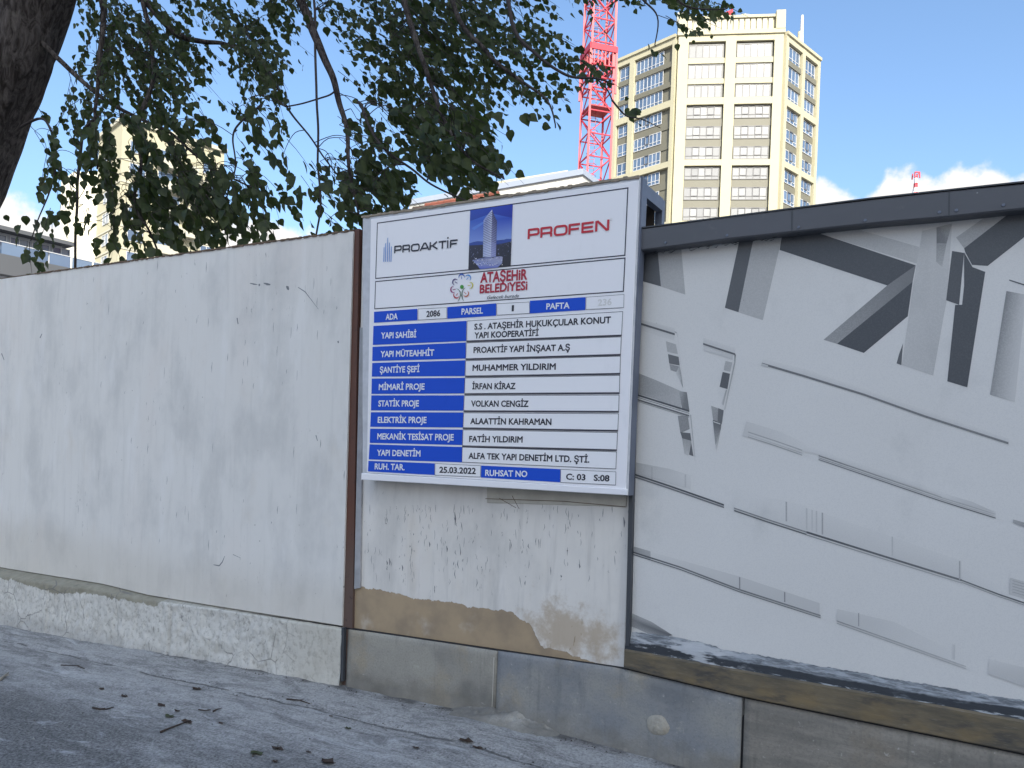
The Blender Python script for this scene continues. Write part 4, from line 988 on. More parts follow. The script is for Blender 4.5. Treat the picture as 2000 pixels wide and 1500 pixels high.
# ------------------------------------------------------------------ tree behind the wall
t_t = Thing('linden_tree', 'large leafy tree with dark trunk and drooping boughs behind the white wall', 'tree', P(-150, 1290, 8.3) * Vector((1, 1, 0)) if False else Vector((P(-200, 900, 8.3).x, P(-200, 900, 8.3).y, 0)))
def bark():
    h = material('rough_bark'); c = h.coord(); f = h.noise(h.map(c, scale=(7, 7, 1.6)), 2.4, 8, .7, 1.0); g_ = h.noise(c, 5, 5, .6)
    col = h.mix(h.step(f, .35, .68), (.022, .017, .015, 1), (.125, .108, .10, 1)); col = h.mix(h.mul(h.step(g_, .55, .75), .5), col, (.19, .17, .15, 1))
    return fin(h, col, .92, f, 1.0, .05, spec=.15)
M_BARK = bark(); M_TWIG = plain('dark_twig', (.030, .022, .020), .8, .3, 20)
def smooth_path(pts, k=6):
    out = []
    for i in range(len(pts) - 1):
        p0 = Vector(pts[max(i - 1, 0)]); p1 = Vector(pts[i]); p2 = Vector(pts[i + 1]); p3 = Vector(pts[min(i + 2, len(pts) - 1)])
        for j in range(k):
            t = j / k; out.append(.5 * ((2 * p1) + (p2 - p0) * t + (2 * p0 - 5 * p1 + 4 * p2 - p3) * t * t + (3 * p1 - p0 - 3 * p2 + p3) * t ** 3))
    return out + [Vector(pts[-1])]
tp_ = [(-215, 1150, 8.3, .50), (-205, 900, 8.3, .42), (-165, 650, 8.3, .40), (-95, 420, 8.2, .385), (-40, 270, 8.15, .385), (12, 150, 8.1, .37), (55, 40, 8.1, .35), (88, -60, 8.0, .33), (120, -200, 7.9, .28)]
path = smooth_path([(*P(u, v, D), r) if False else Vector((*P(u, v, D), )) for u, v, D, r in tp_], 8); k_ = len(path)
rads = []
for i in range(k_):
    t = i / 8; a = min(int(t), len(tp_) - 2); rads.append(lerp(tp_[a][3], tp_[a + 1][3], t - a))
mb = MB(); NS = 40; vs = []
ref = Vector((1, 0, 0))
fine = []
for i in range(k_ - 1):
    for j in range(4): fine.append((path[i].lerp(path[i + 1], j / 4), lerp(rads[i], rads[i + 1], j / 4)))
for i, (p, r) in enumerate(fine):
    for j in range(NS):
        a = 2 * pi * j / NS; dv_ = Vector((cos(a), sin(a), 0)); q_ = p * .9 + dv_ * 1.0
        rr_ = r * (1 + .10 * noise.noise(Vector((cos(a) * 1.1, sin(a) * 1.1, p.z * .55))) + .07 * noise.noise(Vector((cos(a) * 3, sin(a) * 3, p.z * 1.2))) + .045 * noise.noise(Vector((cos(a) * 8, sin(a) * 8, p.z * 3.2))) + .03 * noise.noise(Vector((cos(a) * 17, sin(a) * 17, p.z * 5))))
        vs.append(p + dv_ * rr_)
mb.add(vs, [(i * NS + j, i * NS + (j + 1) % NS, (i + 1) * NS + (j + 1) % NS, (i + 1) * NS + j) for i in range(len(fine) - 1) for j in range(NS)])
trunk_o = t_t.part('trunk', mb, M_BARK, smooth=True)
limbs = [  # (points u,v,D) start radius, end radius
    ([(110, -120, 8.0), (300, -190, 7.6), (600, -200, 7.0), (900, -180, 6.4), (1200, -130, 6.0), (1420, -60, 5.8)], .16, .02),
    ([(90, -60, 8.0), (230, -60, 7.8), (285, 0, 7.6), (345, 66, 7.5), (395, 80, 7.4), (440, 86, 7.4), (500, 110, 7.3)], .055, .012),
    ([(560, -190, 7.0), (582, -20, 6.7), (625, 90, 6.5), (655, 170, 6.4), (673, 240, 6.3), (684, 330, 6.2), (700, 420, 6.1)], .05, .008),
    ([(600, -150, 7.0), (614, 20, 6.6), (617, 190, 6.4), (622, 300, 6.4), (625, 400, 6.4), (612, 490, 6.3)], .012, .008),
    ([(150, -150, 7.9), (200, 20, 7.7), (196, 110, 7.6), (188, 190, 7.6), (186, 240, 7.5), (190, 330, 7.5)], .035, .009),
    ([(190, 230, 7.5), (160, 262, 7.5), (152, 330, 7.5), (150, 420, 7.4), (147, 530, 7.4)], .018, .012),
    ([(240, -140, 7.7), (300, 110, 7.3), (272, 250, 7.2), (276, 330, 7.2), (266, 400, 7.1), (290, 450, 7.1), (312, 505, 7.1)], .026, .008),
    ([(840, -180, 6.5), (890, 20, 6.2), (950, 100, 6.0), (1010, 150, 5.9), (1070, 200, 5.8), (1085, 250, 5.8)], .026, .005),
    ([(960, -160, 6.3), (1000, 40, 6.0), (1045, 105, 5.9), (1105, 148, 5.8), (1165, 150, 5.7), (1200, 165, 5.7)], .02, .005),
    ([(760, -190, 6.7), (800, 40, 6.3), (840, 160, 6.1), (880, 260, 5.9), (930, 320, 5.7), (985, 350, 5.6)], .03, .005),
    ([(700, 200, 6.2), (740, 280, 6.0), (800, 330, 5.9), (860, 370, 5.7), (930, 400, 5.6)], .014, .005),
    ([(655, 181, 6.4), (640, 190, 6.4), (600, 198, 6.4), (560, 208, 6.4)], .008, .006),
    ([(480, 60, 7.4), (520, 130, 7.0), (560, 210, 6.8), (600, 260, 6.7), (650, 330, 6.5), (690, 380, 6.4)], .014, .005),
    ([(510, 205, 7.0), (470, 240, 6.9), (455, 270, 6.9), (460, 330, 6.8), (440, 400, 6.8), (480, 450, 6.8)], .011, .005),
    ([(1180, -140, 6.0), (1240, -20, 5.9), (1285, 30, 5.9), (1280, 90, 5.9)], .012, .004),
    ([(1285, -60, 5.9), (1340, 10, 5.8), (1420, 15, 5.8)], .010, .004),
    ([(1195, 195, 5.7), (1222, 225, 5.7), (1250, 232, 5.65), (1290, 250, 5.65)], .008, .003),
    ([(1165, 150, 5.7), (1185, 172, 5.7), (1195, 195, 5.7)], .006, .005),
    ([(60, 60, 8.0), (150, 150, 7.9), (230, 210, 7.7), (330, 260, 7.4), (420, 330, 7.1), (520, 380, 6.9)], .03, .006),
    ([(40, 250, 8.0), (90, 235, 7.8), (110, 300, 7.7), (95, 380, 7.6), (60, 470, 7.5)], .016, .005)]
nodes_ = []
for pts, r0, r1 in limbs:
    q_ = smooth_path([P(*p) for p in pts], 7); n_ = len(q_)
    q_ = [p + Vector((noise.noise(p * 3), noise.noise(p * 3 + Vector((5, 0, 0))), noise.noise(p * 3 + Vector((0, 5, 0))))) * (.02 if 0 < i < n_ - 1 else 0) for i, p in enumerate(q_)]
    rd = [lerp(r0, r1, (i / (n_ - 1)) ** .8) for i in range(n_)]
    mb = MB(); mb.tube(q_, rd, 8); t_t.part('branch', mb, M_BARK if r0 > .02 else M_TWIG, smooth=True)
    nodes_ += q_
DEN = ["00079873788655788885521121578400", "0007998468621389998655111163000", "0006999738710489998766300410000", "0026889817710378888776674000000",
       "0035788306720478888456200000000", "0577899425511578996243005300000", "0576999845652653887404002000000", "0477999964445787888500000000000",
       "1567999986237887678500000000000", "0446889888846875456300000000000", "3447778686234874000000000000000", "1445767664402700000000000000000",
       "2434655343400500000000000000000", "4310000000000400000000000000000"]
DEN[5] = "05778994255115789962430053000000"; DEN[10] = "34477786862348740000000000000000"
DEN[4] = "00357883067204788884562000000000"
def dens(u, v):
    if v < 0: return 6 if -170 < v and u < 1350 and u > -100 else 0
    i, j = int(v // 40), int(u // 50)
    if u < 0 or i >= len(DEN) or j >= len(DEN[i]): return 0
    # soften cell borders
    i2 = int((v + random.uniform(-14, 14)) // 40); j2 = int((u + random.uniform(-16, 16)) // 50)
    if i2 < 0 or j2 < 0 or i2 >= len(DEN) or j2 >= len(DEN[i2]): return int(DEN[i][j])
    return int(DEN[i2][j2])
def proj(p):
    x = p.x / p.y * FPX; y = -(p.z - CAMZ) / p.y * FPX
    return PPU + x * CR - y * SR, PPV + x * SR + y * CR
LEAFS = []
for k_ in range(3):
    outline = [(0, 0), (.22, .03), (.42, .16), (.5, .36), (.42, .58), (.24, .80), (0, 1.08), (-.26, .78), (-.44, .56), (-.5, .34), (-.40, .14), (-.2, .02)]
    rnd = random.Random(k_); o_ = [(x * (1 + rnd.uniform(-.1, .1)), y + rnd.uniform(-.03, .03)) for x, y in outline]
    vs = [(x, y, .12 * abs(x) * (1 + k_ * .6) - .16 * (y - .4) ** 2) for x, y in o_] + [(0, .36, -.005), (0, .72, -.02)]
    fs = [(0, 1, 12), (1, 2, 12), (2, 3, 12), (3, 4, 12), (4, 13, 12), (4, 5, 13), (5, 6, 13), (6, 7, 13), (7, 8, 13), (8, 12, 13), (8, 9, 12), (9, 10, 12), (10, 11, 12), (11, 0, 12)]
    LEAFS.append((vs, fs))
leaves = []; tw_ = MB(); ns = 0
def fenceD(u):
    x, _ = ray(u, 500); return WC / (WA * x + WB)
tries = 0
while ns < 1750 and tries < 60000:
    tries += 1
    u = random.uniform(-60, 1420); v = random.uniform(-160, 550); dd = dens(u, v)
    if random.random() > (dd / 9) ** (1.2 if u > 950 or u < 170 else 1.9) * (.42 if v > 190 and u < 470 else (.85 if v > 190 else 1)): continue
    low = v > 190
    Df = fenceD(max(u, 0)) + .45
    if low: D = max(Df, random.uniform(5.2, 7.0)) + random.random() * .9
    else: D = max(Df, 6.0) + .4 + random.random() * 2.6
    if u < 160 and v < 460: D = max(D, 8.0) + random.random() * .6 if v < 200 else D
    st = P(u, v, D)
    slant = 0.12 if u < 230 else (1.15 if u > 620 else .55)
    dirv = Vector((slant + random.uniform(-.35, .35), random.uniform(-.35, .35), -1 * (.85 if v > 120 else .6) + random.uniform(-.25, .35))).normalized()
    L = random.uniform(.22, .5); nl = int(L / (.042 if low else .036)); bend = Vector((random.uniform(-.3, .3), random.uniform(-.2, .2), -.25))
    pts = []; lv_ = []
    for i in range(nl + 1):
        t = i / nl; p = st + dirv * L * t + bend * L * t * t * .5; pts.append(p)
        pu, pv = proj(p + Vector((0, 0, -.03)))
        if i == 0: continue
        if random.random() > (dens(pu, pv) / 8.3) ** 1.2 + (.0 if dens(pu, pv) else -1): continue
        side = 1 if i % 2 else -1
        lat = dirv.cross(Vector((random.uniform(-1, 1), random.uniform(-1, 1), random.uniform(-1, 1)))).normalized() * side
        td = (dirv * .8 + lat * .45 + Vector((0, 0, -.55)) + Vector((random.gauss(0, .25), random.gauss(0, .25), random.gauss(0, .2)))).normalized()
        nv = (Vector((random.gauss(0, 1), -.8 + random.gauss(0, .8), random.gauss(.35, .7)))); nv = (nv - td * nv.dot(td)).normalized()
        sz = random.choice((random.uniform(.045, .07), random.uniform(.065, .10), random.uniform(.08, .112))) * (1 if low else .76)
        lv_.append((p + lat * .012, td, nv, sz))
    if len(lv_) < 3 and random.random() < .8: continue
    ns += 1; leaves += lv_
    if len(lv_) > nl * .45: tw_.tube(pts[::2] if len(pts) > 4 else pts, [lerp(.0032, .0014, i / max(1, len(pts[::2]) - 1)) for i in range(len(pts[::2] if len(pts) > 4 else pts))], 4, False)
    nn_ = min(nodes_, key=lambda q_: (q_ - st).length_squared + (0 if q_.z > st.z - .1 else .6))
    mu_, mv_ = proj((nn_ + st) / 2)
    if (nn_ - st).length < (.42 if random.random() < .85 else .7) and dens(mu_, mv_) >= 5:
        q3 = smooth_path([nn_, nn_.lerp(st, .35) + Vector((random.uniform(-.04, .04), random.uniform(-.04, .04), .05)), nn_.lerp(st, .7) + Vector((random.uniform(-.03, .03), 0, .05)), st], 3); tw_.tube(q3, [lerp(.0042, .0022, i / 9) for i in range(10)], 4, False)
h = material('linden_leaf'); gi = h.new('ShaderNodeNewGeometry'); oi = h.new('ShaderNodeObjectInfo').outputs['Random']
pos = gi.outputs['Position']; rnd = h.noise(pos, 14, 3, .6); bf = gi.outputs['Backfacing']
gcol = h.mix(h.step(rnd, .3, .7), (.014, .024, .011, 1), (.060, .078, .028, 1)); gcol = h.mix(h.mul(h.step(h.noise(pos, 3.1, 3, .5), .62, .75), .5), gcol, (.09, .075, .03, 1))
gcol = h.mix(h.mul(bf, .35), gcol, (.075, .095, .050, 1))
fin(h, gcol, .5, spec=.3)
tr_ = h.new('ShaderNodeBsdfTranslucent'); h.put(tr_.inputs[0], h.mix(.0, (.060, .095, .018, 1), (0, 0, 0, 1)))
mx = h.new('ShaderNodeMixShader'); mx.inputs[0].default_value = .36
out = [n_ for n_ in h.n if n_.type == 'OUTPUT_MATERIAL'][0]; h.l.new(h.bs.outputs[0], mx.inputs[1]); h.l.new(tr_.outputs[0], mx.inputs[2]); h.l.new(mx.outputs[0], out.inputs[0])
M_LEAF = h.m
leaves.sort(key=lambda l: l[0].length * (1 if 0 < proj(l[0])[1] < 540 else 9))
def leaf_verts(l, k_):
    p, td, nv, sz = l; xv = td.cross(nv).normalized(); return [p + xv * (x * sz * .92) + td * (y * sz) + nv * (z * sz) for x, y, z in LEAFS[k_][0]]
single = []
lm = []
for k_ in range(3):
    me = bpy.data.meshes.new('leaf'); me.from_pydata(LEAFS[k_][0], [], LEAFS[k_][1]); me.materials.append(M_LEAF); me.polygons.foreach_set('use_smooth', [True] * len(me.polygons)); lm.append(me)
for i, l in enumerate(leaves[:300]):
    p, td, nv, sz = l; xv = td.cross(nv).normalized(); o = bpy.data.objects.new('leaf', lm[i % 3]); COL.objects.link(o); o.parent = t_t.o
    q_ = p - t_t.org
    o.matrix_local = Matrix(((xv.x * sz * .92, td.x * sz, nv.x * sz, q_.x), (xv.y * sz * .92, td.y * sz, nv.y * sz, q_.y), (xv.z * sz * .92, td.z * sz, nv.z * sz, q_.z), (0, 0, 0, 1)))
V, F = [], []
for i, l in enumerate(leaves[300:]):
    n_ = len(V); V += leaf_verts(l, i % 3); F += [tuple(a + n_ for a in f) for f in LEAFS[i % 3][1]]
mb = MB(); mb.v = V; mb.f = F; t_t.part('foliage', mb, M_LEAF, smooth=True, stuff=True)
t_t.part('twigs', tw_, M_TWIG, stuff=True)
print('leaves', len(leaves), 'sprays', ns)

# ------------------------------------------------------------------ buildings behind
def face_frame(o, ex):
    ex = Vector((ex[0], ex[1], 0)).normalized(); n_ = Vector((ex.y, -ex.x, 0)); o = Vector(o)     # outward = to the right of ex turned clockwise
    return Matrix(((ex.x, n_.x, 0, o.x), (ex.y, n_.y, 0, o.y), (0, 0, 1, 0), (0, 0, 0, 1)))
def bsimple(name, col, rough=.75, var=.06, scale=.8, **k): return plain(name, col, rough, var, scale, **k)
M_CREAM = bsimple('cream_facade_paint', (.43, .402, .285)); M_OLIVE = bsimple('olive_grey_cladding', (.15, .143, .11), .6); 
M_GLASSB = material('blue_reflecting_glass'); 
def glass(name, c0, c1, rough=.06, spec=1.0):
    h = material(name); n_ = h.noise(h.coord(), .35, 3, .5); oi = h.new('ShaderNodeObjectInfo').outputs['Random']
    return fin(h, h.mix(h.math('ADD', h.mul(n_, .4), h.mul(oi, .6)), c0, c1), rough, spec=spec)
bpy.data.materials.remove(M_GLASSB.m)
M_GLB = glass('blue_reflecting_glass', (.05, .085, .15, 1), (.14, .20, .30, 1)); M_GLW = glass('curtained_glass', (.20, .20, .21, 1), (.33, .335, .34, 1), .15, .4)
M_MULW = bsimple('white_window_frame', (.5, .51, .53), .5); M_MULD = bsimple('dark_window_frame', (.09, .09, .10), .5)
M_MULG = bsimple('grey_window_frame', (.13, .13, .135), .5)
M_CONC = bsimple('pale_concrete', (.46, .44, .36), .8)

def window(T, M, x0, x1, z0, z1, npane, glass_m, frame_m, y=.10, rail=None, openers=(), fw=.07):
    fb = MB(); d_ = .08
    fb.box(x0, x1, y, y + d_, z0, z0 + fw, M); fb.box(x0, x1, y, y + d_, z1 - fw, z1, M)
    for i in range(npane + 1):
        x = x0 + (x1 - x0 - fw) * i / npane; fb.box(x, x + fw, y + .002, y + d_ + .004, z0 + fw, z1 - fw, M)
    if rail: fb.box(x0 + fw, x1 - fw, y + .001, y + d_ + .002, z0 + rail - fw / 2, z0 + rail + fw / 2, M)
    w_ = T.part('window', fb, frame_m)
    for i in openers:
        a = x0 + (x1 - x0 - fw) * i / npane; b = x0 + (x1 - x0 - fw) * (i + 1) / npane + fw; ob = MB()
        lo = z0 + (rail or 0); ob.box(a, b, y + .09, y + .13, lo, lo + .09, M); ob.box(a, b, y + .09, y + .13, z1 - .09, z1, M); ob.box(a, a + .09, y + .09, y + .13, lo + .09, z1 - .09, M); ob.box(b - .09, b, y + .09, y + .13, lo + .09, z1 - .09, M)
        T.part('opening_frame', ob, M_MULD, parent=w_)
    for i in range(npane):
        a = x0 + (x1 - x0 - fw) * i / npane + fw; b = x0 + (x1 - x0 - fw) * (i + 1) / npane
        pb = MB(); tilt = random.uniform(-.012, .012)
        pb.add([M @ Vector((a, y + .03 + tilt, z0 + fw)), M @ Vector((b, y + .03 - tilt, z0 + fw)), M @ Vector((b, y + .03 - tilt, z1 - fw)), M @ Vector((a, y + .03 + tilt, z1 - fw))], [(0, 3, 2, 1)])
        T.part('pane', pb, glass_m, parent=w_)
    return w_

# --- the tall octagonal tower
A0 = P(1325, 75, 105); B0 = P(1530, 60, 103.3)
exF = (B0 - A0); exF.z = 0; WF = exF.length; exF.normalize()
inF = Vector((-exF.y, exF.x, 0))
L0 = A0 + Vector((-7.4, 7.8, 0)); R0 = B0 + Vector((7.2, 6.6, 0))
tt = Thing('apartment_tower', 'tall cream tower with grid frame and grey window bays, right of the red crane', 'building', (A0.x, A0.y, 0))
faces = {'F': (A0, B0), 'L': (L0, A0), 'R': (B0, R0)}
ZT = 59.2
# body
Lb = L0 + inF * 9 + exF * -.5; Rb = R0 + inF * 9
Lb.z = Rb.z = 0
ring = [L0, A0, B0, R0, Rb + inF * 2, R0 + inF * 16 - exF * 7, L0 + inF * 16 + exF * 7, Lb]
mb = MB(); n = len(ring); mb.add([(p.x, p.y, 0) for p in ring] + [(p.x, p.y, ZT - .4) for p in ring], [tuple(range(n - 1, -1, -1)), tuple(range(n, 2 * n))] + [(i, (i + 1) % n, (i + 1) % n + n, i + n) for i in range(n)])
tt.part('wall', mb, M_OLIVE)
PX = .0693
zf = lambda v: CAMZ + (901.5 - v) * PX
ZB = 24.0
groups = []   # (top z, bottom z, rows[(z0,z1)], kind)
groups.append((zf(81), zf(191), [(zf(112), zf(84)), (zf(152.5), zf(123)), (zf(190), zf(163))], 'tall'))
for k_ in range(3):
    o_ = 119.5 * k_; groups.append((zf(204 + o_), zf(312 + o_), [(zf(230 + o_), zf(206 + o_)), (zf(270 + o_), zf(245 + o_)), (zf(310 + o_), zf(285 + o_))], 'norm'))
def facade(key, ribs, bays, white):
    a, b = faces[key]; d_ = (b - a); d_.z = 0; Wd = d_.length; M = face_frame((a.x, a.y, 0), d_)
    fb = MB()
    for x0, x1 in ribs: fb.box(x0 * Wd, x1 * Wd, 0.02, .55, 0, ZT, M)
    for i, (zt, zb_, rows, kd) in enumerate(groups):
        z_hi = ZT if i == 0 else groups[i - 1][1]
        for x0, x1, *_ in bays: fb.box(x0 * Wd, x1 * Wd, .021, .53, zt, z_hi, M)
    for x0, x1, *_ in bays: fb.box(x0 * Wd, x1 * Wd, .021, .53, groups[-1][1] - .9, groups[-1][1], M)
    for x0, x1, *_ in bays: fb.box(x0 * Wd, x1 * Wd, .021, .35, 0, groups[-1][1] - .9, M)
    tt.part('facade_frame', fb, M_CREAM)
    for x0, x1, wx0, wx1, npn in bays:
        for zt, zb_, rows, kd in groups:
            for ri, (z0, z1) in enumerate(rows):
                a_, b_ = wx0 * Wd, wx1 * Wd
                if kd == 'tall':
                    window(tt, M, a_, b_, z0, z1, npn, M_GLW if white else M_GLB, M_MULG if white else M_MULW, .12, None if white else .5, (), .15 if white else .08)
                    if ri < 2:
                        sb_ = MB(); sb_.box(x0 * Wd + .03, x1 * Wd - .03, .03, .34, rows[ri + 1][1] + .02, z0 - .02, M); tt.part('balcony_slab', sb_, M_CREAM if white else M_OLIVE)
                else:
                    window(tt, M, a_, b_, z0, z1, npn, M_GLW if white else M_GLB, M_MULG if white else M_MULW, .12, .5, (1, 3) if white else (() if npn < 3 else (npn // 2,)), .10 if white else .08)
                    zz0 = rows[ri + 1][1] if ri < 2 else zb_
                    if z0 - zz0 > .2:
                        sb_ = MB(); sb_.box(x0 * Wd + .03, x1 * Wd - .03, .03, .115, zz0 + .03, z0 - .03, M); tt.part('spandrel', sb_, M_OLIVE)
    return M, Wd
MF, WdF = facade('F', [(0, .10), (.455, .555), (.915, 1)], [(.10, .455, .105, .44, 5), (.555, .915, .565, .90, 5)], True)
ML, WdL = facade('L', [(0, .07), (.27, .35), (.95, 1)], [(.07, .27, .09, .26, 2), (.35, .95, .36, .80, 7)], False)
MR, WdR = facade('R', [(0, .07), (.47, .55), (.93, 1)], [(.07, .47, .14, .44, 3), (.55, .93, .60, .90, 3)], False)
# crown: taller parapet block over the front, with fluted panels, and cornices
mb = MB(); mb.box(-.15, WdF + .15, .05, .75, ZT, ZT + .55, MF); mb.box(-.1, 1.0, -1.5, .8, ZT + .55, 61.9, MF); mb.box(WdF - 1.1, WdF + .1, -1.5, .8, ZT + .55, 62.2, MF)
mb.box(1.0, WdF - 1.1, -.3, .1, ZT + .55, 61.5, MF); mb.box(1.0, WdF - 1.1, -.35, .5, 61.5, 61.85, MF)
for M_, Wd_ in ((ML, WdL), (MR, WdR)): mb.box(0, Wd_, .1, .75, ZT - .05, ZT + .35, M_)
tt.part('parapet', mb, M_CREAM)
for i in range(15):
    x = 1.15 + i * (WdF - 2.4) / 15; mb = MB(); mb.box(x, x + .58, .11, .30, ZT + .56, 61.35 + .1 * random.random(), MF); tt.part('fluted_panel', mb, M_CONC)
pz = P(1567, 30, 108); mb = MB(); mb.tube([(pz.x, pz.y, 57), (pz.x, pz.y, pz.z)], [.42, .18], 10); tt.part('rooftop_mast', mb, M_MULW)
p2_ = P(1561, 62, 108); mb = MB(); mb.tube([(p2_.x, p2_.y, 57), (p2_.x, p2_.y, p2_.z)], [.2, .2], 8); tt.part('flue_pipe', mb, M_CREAM)
p2_ = P(1457, 24, 104); mb = MB(); mb.box(p2_.x - .12, p2_.x + .12, 104.3, 104.6, 61.7, p2_.z); mb.box(p2_.x - .5, p2_.x + .5, 104.2, 104.7, p2_.z - .5, p2_.z - .1); tt.part('roof_vent', mb, M_CREAM)
p2_ = P(1332, 24, 105.5); mb = MB(); mb.box(p2_.x - .6, p2_.x + .5, 105.4, 106.2, 61.7, p2_.z - .1); tt.part('roof_hatch', mb, M_CONC)
a, b = P(1396, 33, 106), P(1432, 17, 106); mb = MB(); mb.add([(a.x, 106, a.z), (b.x, 106, b.z), (b.x, 106.2, b.z - 1.0), (a.x + .3, 106.2, a.z - .3), (a.x, 106.5, a.z), (b.x, 106.5, b.z), (b.x, 106.6, b.z - 1.0), (a.x + .3, 106.6, a.z - .3)], BOXF)
mb.tube([(a.x, 106.3, 60.5), (b.x, 106.3, b.z)], [.1, .1], 6)
tt.part('red_banner', mb, plain('red_banner', (.55, .03, .05), .6, .2, 3))

# --- cream block behind the leaves at left
def tower2():
    C0 = P(240, 240, 100); C0.z = 0; T = Thing('apartment_block', 'cream apartment block seen through the leaves above the white wall', 'building', C0)
    r_ = Vector((.707, .707, 0)); l_ = Vector((-.707, .707, 0)); H = P(240, 236, 100).z; wr, wl = 13.6, 9.6
    M1 = face_frame(C0, r_); M2 = face_frame(C0 + l_ * wl, -l_)
    mb = MB(); q_ = [C0, C0 + r_ * wr, C0 + r_ * wr + l_ * wl, C0 + l_ * wl]
    mb.add([(p.x, p.y, 0) for p in q_] + [(p.x, p.y, H) for p in q_], BOXF); T.part('wall', mb, M_CREAM)
    mb = MB(); q2 = [C0 + l_ * wl + Vector((-3.3, 0.0, 0)), C0 + l_ * (wl - .3), C0 + l_ * (wl + 6), C0 + l_ * (wl + 6) + Vector((-3.3, 0, 0))]
    mb.add([(p.x, p.y, 0) for p in q2] + [(p.x, p.y, H - 4.5) for p in q2], BOXF); T.part('rear_wing', mb, bsimple('pale_cream_render', (.72, .69, .56)))
    mb = MB(); mb.box(-.3, wr + .3, -.3, .35, H, H + .5, M1); mb.box(-.3, wl + .28, -.3, .34, H, H + .5, M2); T.part('cornice', mb, M_CONC)
    z = 18
    fl = 0
    while z < H - 3:
        window(T, M1, 1.0, 3.0, z + .9, z + 2.4, 2, M_GLB, M_MULW, .03); window(T, M1, 4.6, 7.6, z + .4, z + 2.4, 3, M_GLB, M_MULW, .03); window(T, M1, 10.6, 12.4, z + .9, z + 2.4, 2, M_GLB, M_MULW, .03)
        bb = MB(); bb.box(4.2, 9.6, .02, 1.3, z - .1, z + .12, M1); bb.box(4.2, 9.6, 1.2, 1.3, z + .12, z + 1.0, M1); bb.box(4.2, 4.3, .02, 1.2, z + .12, z + 1.0, M1); bb.box(9.5, 9.6, .02, 1.2, z + .12, z + 1.0, M1); T.part('balcony', bb, M_CONC)
        bb = MB(); bb.box(0.02, wr, .012, .10, z - .32, z - .12, M1); bb.box(0.02, wl, .013, .09, z - .32, z - .12, M2); T.part('string_course', bb, M_CONC)
        if fl % 1 == 0: window(T, M2, 3.2, 5.6, z + .8, z + 2.3, 2, M_GLB, M_MULW, .03)
        z += 2.9; fl += 1
tower2()

# --- white house at far left
def white_house():
    D0 = 60.0; A_ = P(0, 440, D0); H = A_.z; A_.z = 0; d_ = Vector((.57, .82, 0)).normalized(); st = A_ - d_ * 9; Ln = 9 + 9.5
    T = Thing('white_house', 'white house with grey fascia and a glazed top floor at the far left', 'house', st)
    M = face_frame(st, d_); back = Vector((-d_.y, d_.x, 0))
    MWH = bsimple('white_render', (.42, .44, .48)); MG = bsimple('grey_fascia', (.085, .09, .10));  # fascia grey darkened, putting the shade on it into the colour
    def b(x0, x1, y0, y1, z0, z1, nm, mt):
        m_ = MB(); m_.box(x0, x1, y0, y1, z0, z1, M); return T.part(nm, m_, mt)
    b(0, Ln, -9, 0, 0, H - 3.0, 'wall', MWH)
    b(0, Ln - 4.5, -9, -.8, H - 3.0, H - .35, 'upper_wall', MWH)
    b(-.5, Ln - 4.0, -9.4, .35, H - .35, H - .05, 'roof', MG)
    b(-.2, Ln + .2, .01, .9, H - 3.9, H - 2.35, 'fascia', MG)
    for i in range(9): window(T, M, .4 + i * 1.6, 1.8 + i * 1.6, H - 2.25, H - .5, 2, M_GLB, M_MULW, -.78 + .0)
    for i in range(10):
        g_ = b(.1 + i * 1.75, 1.7 + i * 1.75, .80, .83, H - 2.34, H - 1.45, 'glass_balustrade', M_GLB)
    b(0, Ln, .79, .86, H - 1.44, H - 1.38, 'handrail', M_MULW)
    for i in range(4): window(T, M, 1.6 + i * 4.3, 3.6 + i * 4.3, H - 6.1, H - 4.5, 2, M_GLB, M_MULW, .02)
    for i in range(4): window(T, M, 1.6 + i * 4.3, 3.6 + i * 4.3, H - 9.1, H - 7.5, 2, M_GLB, M_MULW, .02)
    m_ = MB(); p_ = st + d_ * 9.4 ; m_.box(9.0, 9.9, .02, .45, H - 6.7, H - 6.0, M)
    u_ = T.part('air_conditioner', m_, M_MULW)
    m_ = MB(); cc = Vector((9.4, .46, H - 6.35))
    m_.add([M @ Vector((9.4 + .26 * cos(2 * pi * i / 14), .46, H - 6.35 + .26 * sin(2 * pi * i / 14))) for i in range(14)], [tuple(range(14))]); T.part('fan_grille', m_, M_MULD, parent=u_)
white_house()

